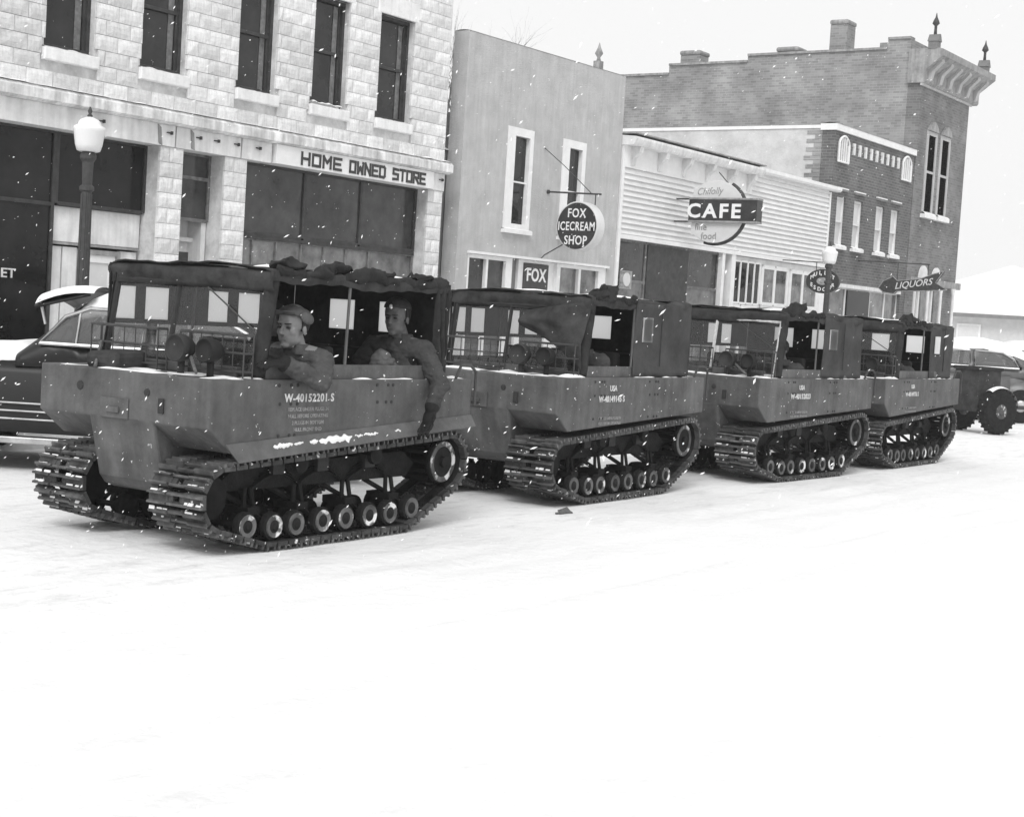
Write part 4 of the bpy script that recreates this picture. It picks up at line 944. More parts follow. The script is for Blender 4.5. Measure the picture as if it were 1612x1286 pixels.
def carrier(n, x, y, a, label, number, lines, usa, closed_from, lip=False, seed=0, lightframe=False):
    C = thing('tracked_carrier', (x, y, 0), a, label, 'tracked carrier', 'tracked carriers in a column')
    rg = random.Random(seed)
    hull = put('hull', cached('hull', hull_mesh), C, bevel=.012)
    put('lower_hull', cached('nose', nose_mesh), C, bevel=.02)
    for s_ in (-1, 1): running_gear(C, s_)
    # bow fittings
    f = MB(); f.lathe([(.015, -.02), (.045, -.014), (.055, 0)], (.10, .02, .60), 'x', 14); f.lathe([(.012, -.014), (.022, -.01), (.025, 0)], (.085, .17, .62), 'x', 10)
    f.build('drain_plug', MT['od_dark'], hull)
    f = MB(); f.box(-.012, -.001, -.08, .20, .86, 1.0); f.box(-.03, -.012, .0, .12, .9, .94); f.build('tow_plate', MT['od'], hull, bevel=.005)
    f = MB(); f.box(-.012, -.001, -.42, -.37, .93, 1.03); f.lathe([(.0, -.012), (.03, -.008), (.035, 0)], (0, .42, 1.06), 'x', 10); f.lathe([(0, -.012), (.025, -.008), (.03, 0)], (0, -.25, 1.06), 'x', 10); f.build('bow_fitting', MT['od_dark'], hull)
    f = MB()
    for xx in (.66, .78, .84, 1.74, 1.86, 1.92):
        for zz in (1.15, 1.02, .80): f.lathe([(.011, -.006), (.014, 0)], (xx+.02*rg.random(), -HW-.001, zz), 'y', 6)
    tag(f.build('rivets', MT['od_dark'], hull), kind='stuff')
    if lip:
        f = MB(); f.add([(.16, -HW-.002, .755), (HL, -HW-.002, .90), (HL, -HW-.055, .815), (.24, -HW-.055, .635), (.24, -HW-.012, .635), (HL, -HW-.012, .80)], [(0, 1, 2, 3), (3, 2, 5, 4)])
        f.build('side_apron', MT['od_light'], hull, solid=.012)
        for xc, hl, hh, sd in ((.70, .10, .022, 1), (.86, .05, .012, 2), (1.02, .045, .020, 3), (1.26, .19, .036, 4), (1.52, .05, .012, 5), (1.66, .09, .016, 6), (1.98, .04, .010, 7)):
            f = MB()
            def mound(u, v, xc=xc, hl=hl, hh=hh, sd=sd):
                s = 2*u-1; xx = xc+hl*s; e = math.sqrt(max(0, 1-s*s)); up_ = hh*e*(.75+.9*nz(u*7, sd)); dn_ = hh*e*(.7+1.1*nz(u*9, sd+20))
                zm = .755+(xx-.16)*.0514-.05+.012*nz(u*3, sd+7); zz = zm-dn_+(up_+dn_)*v
                zt_ = .755+(xx-.16)*.0514; out = .055*max(0, min(1, (zt_-zz)/.10)); return (xx, -HW-.004-out-.014*math.sin(math.pi*v)*e, zz+.006*math.sin(math.pi*v))
            f.grid(mound, 24, 6)
            if xc != 1.98: f.build('snow', MT['snow_cap'], hull, smooth=True)
        f = MB(); f.grid(lambda u, v: mound(u, v), 12, 4)
        f.build('snow', MT['snow_cap'], hull, smooth=True)
    # coaming boards round the well
    for s_ in (-1, 1):
        f = MB(); f.box(.56, 2.40, s_*.79-.012, s_*.79+.012, 1.188, 1.295); f.build('side_board', MT['od'], C, bevel=.004)
    # snow lying on the decks
    def deck_snow(x0, x1, y0, y1, amp, sd):
        f = MB(); f.grid(lambda u, v: (x0+(x1-x0)*u, y0+(y1-y0)*v, 1.186+amp*max(-.1, (.35+1.3*nz(u*(x1-x0)*6+sd, v*(y1-y0)*6))*min(1, 8*u, 8*(1-u))*min(1, 6*v, 6*(1-v)))), 36, 12); f.build('snow', MT['snow_cap'], hull, smooth=True)
    deck_snow(2.66, 2.96, -.82, .82, .05, seed); deck_snow(.02, .50, -.82, .80, .02, seed+4); deck_snow(1.35, 2.65, -.838, -.806, .018, seed+9); deck_snow(.2, .56, -.83, -.55, .028, seed+2)
    # deck baskets and lamps
    for y0, y1 in ((.05, .74), (-.78, -.17)):
        f = MB(); r = .006
        x0, x1 = .36, .45
        for z in (1.235, 1.36, 1.485): f.tube([(x0, y0, z), (x0, y1, z), (x1, y1, z), (x1, y0, z)], r if z < 1.48 else .010, 5, closed=True)
        for k in range(7): yy = y0+(y1-y0)*k/6; f.tube([(x0, yy, 1.235), (x0, yy, 1.485)], r*.7, 5)
        for yy in (y0, y1): f.tube([(x1, yy, 1.19), (x1, yy, 1.485)], r, 5); f.tube([(x0, yy, 1.19), (x0, yy, 1.485)], r, 5)
        f.build('wire_basket', MT['iron'], C)
    for yy, rr, mt in ((-.27, .095, 'od_dark'), (-.55, .082, 'interior')):
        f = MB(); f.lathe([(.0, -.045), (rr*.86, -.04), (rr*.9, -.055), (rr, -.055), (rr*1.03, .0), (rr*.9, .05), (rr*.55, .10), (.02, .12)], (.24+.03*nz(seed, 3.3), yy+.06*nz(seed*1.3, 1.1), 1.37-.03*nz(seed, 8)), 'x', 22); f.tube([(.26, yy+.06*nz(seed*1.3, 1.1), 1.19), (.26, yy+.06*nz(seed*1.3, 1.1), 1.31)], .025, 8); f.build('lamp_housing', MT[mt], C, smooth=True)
    if seed in (1, 8):
        f = MB(); f.box(.1, .42, .2, .5, 1.192, 1.30); crumple(f, .03, 6., seed); f.build('stowed_pack', MT['canvas_lighter'], C, bevel=.04)
    if seed in (1, 5):
      for q0, q1 in (((.02, .3, 1.2), (.35, .62, 1.36)), ((.1, -.6, 1.22), (.4, -.2, 1.38))): f = MB(); f.tube([q0, q1], .012, 6); f.build('stowed_tool', MT['wood'], C)
    f = MB(); f.box(.46, .52, -.62, .66, 1.192, 1.26); f.build('deck_ledge', MT['od'], C, bevel=.006)
    # windshield
    def wx(z): return .50+.11*(z-1.2)/.7
    ws = thing('windshield', (0, 0, 0)); ws.parent = C
    fm = MT['lightframe'] if lightframe else MT['od_dark']
    f = MB(); t = .028
    def bar(y0, z0, y1, z1, w_=.02):
        f.tube([(wx(z0), y0, z0), (wx(z1), y1, z1)], w_, 6)
    bar(-.74, 1.215, .74, 1.215, .022); bar(-.74, 1.83, .74, 1.83, .022); bar(-.74, 1.21, -.74, 1.85, .024); bar(.74, 1.21, .74, 1.85, .024); bar(.10, 1.21, .10, 1.85, .02)
    f.build('frame', fm, ws)
    for y0, y1 in ((-.72, .085), (.115, .72)):
        f = MB(); f.add([(wx(1.23), y0, 1.23), (wx(1.23), y1, 1.23), (wx(1.81), y1, 1.81), (wx(1.81), y0, 1.81)], [(0, 1, 2, 3)]); f.build('pane', MT['pane'], ws, solid=.005)
    f = MB(); f.tube([(wx(1.80)-.02, -.20, 1.80), (wx(1.55)-.02, -.70, 1.52)], .006, 5); f.build('wiper', MT['iron'], ws)
    # canvas: header, corner wraps, roof
    sheet('canvas_header', C, lambda u, v: (wx(1.84)-.02-.01*math.sin(math.pi*v)+.03*nz(u*6+seed, v*2)+.012*nz(u*17+seed, v*4), -.82+1.64*u, 1.80+.14*v+.014*nz(u*5+seed, 1)*(1-v)), 40, 5, MT['canvas_lighter'])
    for s_ in (-1, 1):
        sheet('canvas_corner', C, lambda u, v: (wx(1.2+.7*v)-.03+.085*u+.008*nz(v*6, u*3, seed), s_*(.80-.05*(1-u)**3+.008*nz(v*5, u*4, seed+2)), 1.2+.72*v), 4, 18)
    CS_ = [(-.80, 1.865), (-.81, 1.90), (-.805, 1.935), (-.72, 1.955), (-.4, 1.965), (0, 1.97), (.4, 1.965), (.72, 1.955), (.805, 1.935), (.81, 1.90), (.80, 1.865)]
    nC = len(CS_)-1
    def roof(u, v):
        xx = XF-.02+(XR-XF+.03)*u; q = v*nC; i = min(nC-1, int(q)); t_ = q-i
        yy = CS_[i][0]*(1-t_)+CS_[i+1][0]*t_; zz = CS_[i][1]*(1-t_)+CS_[i+1][1]*t_
        zz += .030*nz(xx*3.2+seed, yy*2.2)+.018*nz(xx*8+seed, yy*6) - .015*math.sin(math.pi*u*3)**2
        return (xx, yy*(1+.012*nz(xx*4, seed)), zz)
    sheet('canvas_roof', C, roof, 44, 40, MT['canvas_lighter'])
    f = MB(); f.grid(lambda u, v: (XF+.03+(XR-XF-.08)*u, -.70+1.42*v, 1.962+.035*max(-.2, (.25+1.4*nz(u*7+seed, v*4)))*min(1, 6*u, 6*(1-u))*min(1, 5*v, 5*(1-v))), 40, 20); f.build('snow', MT['snow_cap'], C, smooth=True)
    # far curtain and rear curtain with celluloid windows
    wn = [(.585, .82), (.92, 1.16), (1.59, 1.81), (1.93, 2.18)]
    f = MB(); rails(f, wn, .80, .56, 2.60, 1.495, 1.94, 1.53, 1.775, .012, 'x'); fc = f.build('far_curtain', MT['canvas'], C)
    for p0, p1 in wn: f = MB(); f.box(p0, p1, .798, .802, 1.53, 1.775); f.build('window_pane', MT['celluloid'], fc)
    wr = [(-.40, -.13), (.13, .40)]
    f = MB(); rails(f, wr, 2.61, -.79, .79, 1.19, 1.94, 1.53, 1.775, .012, 'y'); rc = f.build('rear_curtain', MT['canvas'], C)
    for p0, p1 in wr: f = MB(); f.box(2.608, 2.612, p0, p1, 1.53, 1.775); f.build('window_pane', MT['celluloid'], rc)
    if closed_from:
        cf = closed_from
        def cur(u, v):
            xx = cf+(XR-cf)*u; zz = 1.20+.72*v
            return (xx, -.81-.010*math.sin(u*9+v*4+seed)*(1-.6*v)-.016*nz(u*4, v*3, seed)-.007*nz(u*11, v*9, seed), zz+.01*nz(u*4, seed)*(1-v))
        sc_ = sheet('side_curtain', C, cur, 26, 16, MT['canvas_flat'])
        f = MB(); f.box(cf+.14, cf+.33, -.835, -.822, 1.54, 1.78); f.build('window_pane', MT['celluloid'] if seed % 2 else MT['shade'], sc_)
        f = MB(); f.tube([(cf+.52, -.834, 1.30), (cf+.52, -.832, 1.86)], .006, 4); f.build('seam', MT['canvas_lighter'], sc_)
    else:
        def drape(u, v):
            xx = 2.47+.17*u+.03*(1-v)*(1-u); zz = 1.20+.74*v
            fold = .028*math.sin(u*15+v*3)+.02*nz(u*5, v*5)
            return (xx, -.80+fold*(1-.4*v), zz)
        sheet('rear_drape', C, drape, 30, 20)
    # rolled-up side canvas along the roof edge
    xe = closed_from if closed_from else 2.60
    pts = []; rr = []
    n_ = 110
    for k in range(n_+1):
        u = k/n_; xx = .64+(xe-.64)*u; am = 1.0 if u > .25 else .6
        bump = max(0, nz(u*6.0+seed*1.7, 2.2))*(.09 if not closed_from else .045)*am+max(0, nz(u*15+seed, 5))*.03
        pts.append((xx, -.80+.02*nz(u*9+seed), 1.925+bump*.75+(.012*nz(u*20, seed)))); rr.append(.026+bump*.62+.006*nz(u*30, 9+seed))
    f = MB(); f.tube(pts, rr, 12); crumple(f, .028, 9., seed); f.build('rolled_canvas', MT['canvas'], C, smooth=True)
    for k in range(4 if not closed_from else 2):
        xx = .8+(xe-.95)*k/3.2; f = MB(); zc = 1.96+.03*rg.random(); f.ell((xx, -.74, zc), (.13+.08*rg.random(), .09, .030+.035*rg.random()), 20, 12, Matrix.Rotation(rg.uniform(-.5, .5), 3, 'Y')); crumple(f, .05, 11., seed+k*3.1); f.build('canvas_fold', MT['canvas'], C, smooth=True)
    if seed == 3:      # side canvas thrown forward over the near windshield pane
        def flap(u, v):
            yy = -.80+.74*u; zt_ = 1.90-.12*u; zb_ = 1.24+.40*u**.7
            zz = zb_+(zt_-zb_)*v; return (wx(zz)-.05-.03*math.sin(math.pi*v)-.03*math.sin(u*7+v*5)-.03*nz(u*4, v*4), yy, zz)
        sheet('loose_flap', C, flap, 24, 18, MT['canvas_lighter'])
    # bows and posts
    for q0, q1 in (((1.40, -.80, 1.29), (1.43, -.79, 1.92)), ((1.40, .78, 1.2), (1.43, .78, 1.93))): f = MB(); f.tube([q0, q1], .012, 6); f.build('bow_post', MT['od_light'], C)
    # inside
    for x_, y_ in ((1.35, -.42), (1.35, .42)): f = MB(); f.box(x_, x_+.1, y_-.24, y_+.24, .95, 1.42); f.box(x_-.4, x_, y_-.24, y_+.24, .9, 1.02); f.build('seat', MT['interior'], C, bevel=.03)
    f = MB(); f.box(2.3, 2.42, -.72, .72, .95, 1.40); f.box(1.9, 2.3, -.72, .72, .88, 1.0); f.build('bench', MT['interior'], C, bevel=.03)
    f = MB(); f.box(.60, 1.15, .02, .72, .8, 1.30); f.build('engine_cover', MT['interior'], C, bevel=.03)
    f = MB(); f.tube([(.80+.05*math.sin(R(t_)), -.40+.19*math.cos(R(t_)), 1.24+.17*math.sin(R(t_))) for t_ in range(0, 360, 18)], .012, 6, closed=True); f.tube([(.56, -.4, 1.05), (.80, -.4, 1.24)], .015, 6); f.build('steering_wheel', MT['interior'], C)
    # stern handle and hook
    f = MB(); f.tube([(2.80, -.80, 1.19), (2.84, -.82, 1.30), (2.95, -.84, 1.30), (3.01, -.85, 1.25), (3.01, -.85, .98)], .014, 6); f.build('grab_rail', MT['iron'], C)
    f = MB(); f.box(2.66, 2.80, -.7, -.45, 1.192, 1.34); f.lathe([(.05, 0), (.06, .02), (.05, .06), (0.01, .08)], (2.74, -.58, 1.34), 'z', 12); f.build('fuel_filler', MT['od_dark'], C, bevel=.01)
    # markings
    if usa: lettering('USA', .075, MT['marking'], hull, (1.02, -HW-.003, 1.085), (1, 0, 0), ext=.001, bold=.002, name='marking')
    lettering(number, .084 if not usa else .078, MT['marking'], hull, (.985 if not usa else 1.0, -HW-.003, 1.062 if not usa else .985), (1, 0, 0), ext=.001, bold=.0025, name='marking', space=1.1, fit=(.53, .060) if not usa else (.50, .062))
    for k, l_ in enumerate(lines):
        lettering(l_, .036, MT['marking_faint'], hull, (.98, -HW-.003, (.98 if not usa else .80)-k*.048), (1, 0, 0), ext=.001, bold=.001, name='marking')
    return C
L4_ = ['REPLACE UNDER PLUGS IN', 'HULL BEFORE OPERATING', '2 PLUGS IN BOTTOM', 'HULL FRONT END']
POS = [(7.2218, 8.255, .0192), (11.7269, 8.4723, .0276), (15.7908, 8.3965, -.0437), (19.2611, 8.3046, .0135)]
carrier(1, *POS[0], 'foremost drab tracked carrier with open canvas side, numbered W-40152201', 'W-40152201 S', L4_, False, None, True, 1)
carrier(2, *POS[1], 'second drab tracked carrier, canvas rear side closed, numbered W-40149145', 'W-40149145 S', ['REPLACE UNDER PLUGS IN', 'HULL BEFORE OPERATING'], True, 1.42, False, 3)
carrier(3, *POS[2], 'third drab tracked carrier with pale frosted windshield frame', 'W-40152023', ['REPLACE UNDER PLUGS IN', 'HULL BEFORE OPERATING'], True, 1.55, False, 5, True)
carrier(4, *POS[3], 'rearmost drab tracked carrier in the column, nearest the trailer', 'W-40149776 S', ['REPLACE UNDER PLUGS IN', 'HULL BEFORE OPERATING'], True, 1.68, False, 8)
# ================================================================ people
def capsule(f, a, b, r0, r1, n=12):
    a, b = Vector(a), Vector(b); t = (b-a).normalized(); pts = []; rr = []
    for k in range(4): th = math.pi/2*(1-k/4); pts.append(a-t*r0*math.sin(th)); rr.append(max(.0006, r0*math.cos(th)))
    m_ = 6
    for k in range(m_+1): pts.append(a+(b-a)*k/m_); rr.append(r0+(r1-r0)*k/m_)
    for k in range(1, 5): th = math.pi/2*k/4; pts.append(b+t*r1*math.sin(th)); rr.append(max(.0006, r1*math.cos(th)))
    f.tube(pts, rr, n)
def remeshed(f, voxel, smooth_it, name):
    me = f.mesh(name, MT['skin']); o = bpy.data.objects.new(name, me); COL.objects.link(o)
    m_ = o.modifiers.new('r', 'REMESH'); m_.mode = 'VOXEL'; m_.voxel_size = voxel
    s_ = o.modifiers.new('s', 'SMOOTH'); s_.factor = .5; s_.iterations = smooth_it
    bpy.context.view_layer.update(); dg = bpy.context.evaluated_depsgraph_get(); out = bpy.data.meshes.new_from_object(o.evaluated_get(dg)); bpy.data.objects.remove(o); out.name = name
    return out
def person(vi, base, label, H, F, torso, arms, legs, cap, mats, voxel=.0065, gloves=True, tilt=0., beard=False, hs=1., hg=1.):
    """H head centre, F facing; torso: neck, two shoulders, chest, pelvis; all in the carrier's axes"""
    vx, vy, va = POS[vi]; base = Vector(base)
    ca, sa = math.cos(va), math.sin(va)
    P = thing('person', (vx+ca*base.x-sa*base.y, vy+sa*base.x+ca*base.y, base.z), va, label, 'person')
    H = Vector(H)-base; F = Vector(F).normalized(); Lf = Vector((0, 0, 1)).cross(F).normalized(); U = F.cross(Lf)
    RM = Matrix((F, Lf, U)).transposed()*hs
    if tilt: RM = RM @ Matrix.Rotation(tilt, 3, 'Y')
    h = lambda q: H+RM @ Vector(q)
    f = MB()
    # head
    f.ell(h((-.012, 0, .04)), (.100, .078, .098), 20, 14, RM); f.ell(h((.030, 0, -.040)), (.064, .060, .078), 18, 12, RM); f.ell(h((.066, 0, -.098)), (.024, .028, .020), 12, 8, RM)
    f.ell(h((.01, 0, -.07)), (.06, .062, .04), 14, 10, RM)
    capsule(f, h((.078, -.034, .030)), h((.078, .034, .030)), .0155, .0155); capsule(f, h((.090, 0, .016)), h((.114, 0, -.026)), .0095, .0150); f.ell(h((.104, 0, -.033)), (.013, .019, .009), 10, 8, RM)
    for s_ in (-1, 1):
        f.ell(h((.048, s_*.038, -.022)), (.034, .024, .034), 12, 8, RM); f.ell(h((-.008, s_*.080, -.008)), (.020, .010, .034), 12, 8, RM @ Matrix.Rotation(.3, 3, 'Y'))
    f.ell(h((.079, 0, -.058)), (.013, .024, .007), 12, 8, RM); f.ell(h((.077, 0, -.073)), (.013, .022, .008), 12, 8, RM)
    nk, s0, s1, ch, pv = [Vector(q)-base for q in torso]
    capsule(f, h((-.022, 0, -.06)), nk, .058*hs, .066*hs**.5)
    # torso
    capsule(f, ch, pv, .175, .165, 16); capsule(f, (s0+s1)/2, ch, .12, .175, 16)
    capsule(f, s0, (s0+s1)/2, .092, .12, 14); capsule(f, s1, (s0+s1)/2, .092, .12, 14)
    for s_ in (s0, s1): capsule(f, s_*.7+nk*.3, nk+Vector((0, 0, -.02)), .075, .07)
    cuffs = []
    hands = []
    for (sh, el, wr, fdir, pnorm, curl) in arms:
        sh, el, wr = Vector(sh)-base, Vector(el)-base, Vector(wr)-base; fdir = Vector(fdir).normalized(); pn = Vector(pnorm).normalized()
        capsule(f, sh, el, .088, .070); capsule(f, el, wr, .070, .058); capsule(f, wr-(wr-el).normalized()*.03, wr, .062, .062); cuffs.append((el, wr))
        sd = fdir.cross(pn).normalized()
        pc = wr+fdir*.06*hg
        RMh = Matrix((fdir, sd, pn)).transposed()
        f.ell(pc, (.062*hg, .044*hg, .020*hg), 14, 10, RMh); hands.append(pc)
        for k, (off, L_) in enumerate(((-.033, .066), (-.011, .078), (.011, .075), (.033, .058))):
            L_ *= hg; off *= hg; b0 = pc+fdir*.045*hg+sd*off; d1 = (fdir+pn*curl*.5).normalized(); b1 = b0+d1*L_*.5; d2 = (fdir+pn*curl*1.5).normalized(); b2 = b1+d2*L_*.5
            capsule(f, b0, b1, .0105*hg, .010*hg, 8); capsule(f, b1, b2, .010*hg, .0085*hg, 8)
        t0 = pc-fdir*.03-sd*.035; t1 = t0-sd*.028+fdir*.035+pn*.012; t2 = t1+fdir*.034+pn*.014; capsule(f, t0, t1, .014, .012, 8); capsule(f, t1, t2, .012, .010, 8)
    for hip, kn, an in legs:
        hip, kn, an = Vector(hip)-base, Vector(kn)-base, Vector(an)-base; capsule(f, hip, kn, .105, .078, 14); capsule(f, kn, an, .078, .055); capsule(f, an, an+Vector((-.18, 0, -.03)), .055, .045)
    me = remeshed(f, voxel, 6, 'body')
    jm, sm, gm, tm = mats
    me.materials.clear()
    for m_ in (MT[jm], MT[sm], MT[gm], MT[tm], MT['skin_dark']): me.materials.append(m_)
    pos = np.empty(len(me.vertices)*3, np.float32); me.vertices.foreach_get('co', pos); pos = pos.reshape(-1, 3)
    nkt = np.array(nk+(h((0, 0, -.1))-nk)*.25)
    RI = np.array(RM.inverted())
    # cloth wrinkles on everything below the collar
    nrm = np.array([v.normal[:] for v in me.vertices]); add = np.zeros(len(pos))
    for i, q in enumerate(pos):
        if q[2] < nkt[2]-.0: add[i] = .012*nz(q[0]*7+3, q[1]*7, q[2]*13)+.015*abs(nz(q[0]*14, q[1]*14, q[2]*25))+.005*nz(q[0]*30, q[1]*30, q[2]*44)
    for hc in hands:
        d = np.linalg.norm(pos-np.array(hc), axis=1); add[d < .12] *= .1
    pos = pos+nrm*add[:, None]; me.vertices.foreach_set('co', pos.astype(np.float32).ravel())
    mi = []
    me.update(); CEN = np.empty(len(me.polygons)*3, np.float32); me.polygons.foreach_get('center', CEN); CEN = CEN.reshape(-1, 3); HHS = (CEN-np.array(H)) @ RI.T
    for p_ in me.polygons:
        c = CEN[len(mi)]; k = 0
        hh = HHS[len(mi)]
        if c[2] > nkt[2] and np.linalg.norm(hh[:2]) < .15: k = 1; k = 4 if (beard and hh[2] < -.03 and hh[0] > -.02 and c[2] > nkt[2]) else 1
        for (el, wr), hc in zip(cuffs, hands):
            ax = np.array((wr-el).normalized()); t_ = (c-np.array(wr)) @ ax
            if t_ > .0 and np.linalg.norm(c-np.array(hc)) < .16*hg: k = 2
        for hip, kn, an in legs:
            a_, b_ = np.array(Vector(hip)-base), np.array(Vector(kn)-base); t_ = np.clip((c-a_)@(b_-a_)/((b_-a_)@(b_-a_)), 0.25, 1); 
            if np.linalg.norm(c-(a_+t_*(b_-a_))) < .105 and k == 0: k = 3
        mi.append(k)
    me.polygons.foreach_set('material_index', mi); me.polygons.foreach_set('use_smooth', [True]*len(mi)); me.update()
    body = put('body', me, P)
    for s_ in (-1, 1):
        g = MB(); g.ell(h((.083, s_*.031, .004)), (.011, .015, .0065), 10, 8, RM); g.build('eye', MT['eye'], body, smooth=True)
        g = MB(); capsule(g, h((.094, s_*.014, .024)), h((.082, s_*.048, .026)), .0045, .0035, 6); g.build('eyebrow', MT['hair'], body, smooth=True)
    g = MB(); capsule(g, h((.090, -.020, -.067)), h((.090, .020, -.067)), .0028, .0028, 6); g.build('mouth', MT['lips'], body, smooth=True)
    # hair: back and sides, below the cap
    def hairf(u, v):
        a = R(75)+R(210)*u; ph = R(70)+R(52)*v; rr = 1.05+.02*nz(u*20, v*9)
        return h((-.012+.102*rr*math.sin(ph)*math.cos(a), .080*rr*math.sin(ph)*math.sin(a), .04+.100*rr*math.cos(ph)))
    g = MB(); g.grid(hairf, 26, 8); g.build('hair', MT['hair'], P, smooth=True, solid=.012)
    # cap
    g = MB()
    if cap == 'field':
        def capf(u, v):
            a = 2*math.pi*u; ph = R(4)+R(84)*v; bul = 1+.07*nz(math.cos(a)*2.5, math.sin(a)*2.5, v*3)+(.03*math.exp(-((v-.75)/.18)**2))
            return h((-.018+.108*bul*math.sin(ph)*math.cos(a)-(.015 if math.cos(a) < -.6 else 0), .086*bul*math.sin(ph)*math.sin(a), .058+.068*bul*math.cos(ph)+.018*math.cos(a)*math.sin(ph)))
        g.grid(capf, 32, 10); cp = g.build('cap', MT['cap'], P, smooth=True, solid=.008)
        g = MB()
        for s_ in (-1, 1): g.ell(h((-.02, s_*.088, .06)), (.07, .014, .034), 12, 8, RM @ Matrix.Rotation(-.25, 3, 'Y'))
        g.ell(h((-.12, 0, .06)), (.035, .05, .028), 10, 8, RM); g.build('ear_flap', MT['cap'], cp, smooth=True)
        g = MB(); g.grid(lambda u, v: h((.075+.035*v*math.cos((u-.5)*2.2), .085*math.sin((u-.5)*2.2), .075+.025*v)), 12, 3); g.build('visor', MT['cap'], cp, smooth=True, solid=.006)
    elif cap == 'badge':
        def capf(u, v):
            a = 2*math.pi*u; ph = R(4)+R(82)*v; bul = 1+.04*nz(math.cos(a)*2, math.sin(a)*2, v*3)
            return h((-.015+.112*bul*math.sin(ph)*math.cos(a), .090*bul*math.sin(ph)*math.sin(a), .062+.085*bul*math.cos(ph)+.012*math.cos(a)*math.sin(ph)))
        g.grid(capf, 32, 10); cp = g.build('cap', MT['darkcap'], P, smooth=True, solid=.008)
        g = MB(); g.ell(h((.096, .0, .085)), (.008, .014, .016), 10, 8, RM); g.build('cap_badge', MT['badge'], cp, smooth=True)
    else:
        def capf(u, v):
            a = 2*math.pi*u; ph = R(4)+R(92)*v; return h((-.012+.110*math.sin(ph)*math.cos(a), .088*math.sin(ph)*math.sin(a), .052+.085*math.cos(ph)))
        g.grid(capf, 28, 9); g.build('knit_cap', MT['canvas'], P, smooth=True, solid=.010)
    # collar
    g = MB(); cdir = (h((0, 0, 0))-nk).normalized()
    def colf(u, v):
        a = R(28)+R(304)*u; q = Vector((math.cos(a)*F.x-math.sin(a)*Lf.x, math.cos(a)*F.y-math.sin(a)*Lf.y, 0)); rr = .086+.030*v*(1+.2*nz(u*6))
        return nk+q*rr+Vector((0, 0, .045-.075*v+.008*nz(u*9)))
    g.grid(colf, 26, 4); g.build('collar', MT[jm], P, smooth=True, solid=.010)
    return P
# driver leaning on the sill of the first carrier
person(0, (1.15, -.55, .95), 'clean-shaven man in soft field cap leaning his arm on the first carrier sill',
       (1.01, -.62, 1.545), (-.985, -.13, -.02), [(1.07, -.62, 1.385), (1.13, -.80, 1.32), (1.06, -.36, 1.34), (1.15, -.57, 1.18), (1.20, -.55, .98)],
       [((1.13, -.81, 1.31), (.97, -.955, 1.175), (.68, -.87, 1.30), (-1, .15, .05), (0, .3, -1), .5), ((1.06, -.35, 1.33), (1.0, -.22, 1.12), (.84, -.3, 1.22), (-1, -.1, .2), (0, 0, -1), 1.)],
       [((1.18, -.64, .98), (.78, -.62, 1.05), (.72, -.62, .84)), ((1.18, -.46, .98), (.78, -.44, 1.05), (.72, -.44, .84))],
       'field', ('jacket', 'skin', 'glove', 'trouser'), hs=1.25, hg=1.2)
person(0, (2.3, -.55, .95), 'man in dark badged cap hanging a gloved arm over the first carrier side',
       (2.28, -.57, 1.65), (-.96, -.20, -.03), [(2.35, -.57, 1.485), (2.40, -.76, 1.40), (2.30, -.36, 1.42), (2.38, -.56, 1.25), (2.36, -.55, 1.03)],
       [((2.40, -.77, 1.39), (2.44, -.915, 1.16), (2.31, -.945, .985), (-.40, -.02, -1), (-1, 0, .3), .45), ((2.30, -.35, 1.41), (2.15, -.25, 1.18), (1.95, -.3, 1.2), (-1, 0, 0), (0, 0, -1), .8)],
       [((2.34, -.64, 1.03), (2.03, -.64, 1.33), (1.90, -.62, .86)), ((2.34, -.46, 1.03), (1.95, -.42, 1.2), (1.85, -.42, .86))],
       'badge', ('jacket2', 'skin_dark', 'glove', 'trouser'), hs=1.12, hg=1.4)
person(0, (1.5, .3, .95), 'shadowed man in dark clothes seated deep inside the first carrier',
       (1.52, .05, 1.60), (-.95, -.3, 0), [(1.58, .05, 1.44), (1.62, -.15, 1.36), (1.62, .27, 1.36), (1.6, .06, 1.2), (1.55, .1, .98)],
       [((1.62, -.16, 1.35), (1.5, -.25, 1.12), (1.28, -.15, 1.12), (-1, 0, 0), (0, 0, -1), .6), ((1.62, .28, 1.35), (1.5, .35, 1.12), (1.3, .2, 1.12), (-1, 0, 0), (0, 0, -1), .6)],
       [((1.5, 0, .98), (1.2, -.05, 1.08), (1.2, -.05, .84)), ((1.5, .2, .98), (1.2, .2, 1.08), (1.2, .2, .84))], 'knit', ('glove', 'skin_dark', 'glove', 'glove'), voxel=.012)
def driver(vi, label, dx=0., dz=0., F=(-1, .1, 0), cap='knit', jm='jacket2', yy=0.):
    o = lambda x, y, z: (x+dx, y+yy, z+dz)
    person(vi, o(1.15, -.5, .95), label, o(1.0, -.52, 1.55), F, [o(1.08, -.52, 1.40), o(1.14, -.68, 1.32), o(1.06, -.26, 1.33), o(1.15, -.52, 1.18), o(1.20, -.5, .98)],
       [(o(1.14, -.69, 1.31), o(1.02, -.70, 1.10), o(.86, -.5, 1.22), (-1, .15, .05), (0, 0, -1), .9), (o(1.06, -.29, 1.32), o(1.0, -.2, 1.1), o(.84, -.3, 1.22), (-1, -.1, .2), (0, 0, -1), 1.)],
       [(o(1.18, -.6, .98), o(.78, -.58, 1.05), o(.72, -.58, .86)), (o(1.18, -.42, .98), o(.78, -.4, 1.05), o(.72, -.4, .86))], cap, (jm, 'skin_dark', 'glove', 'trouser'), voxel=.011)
driver(1, 'driver in drab coat hunched at the wheel of the second carrier', -.12, .0)
driver(2, 'driver in knit cap seen in the side opening of the third carrier', .02, -.05)
driver(3, 'driver in drab coat in the side opening of the rearmost carrier', .08, -.06)

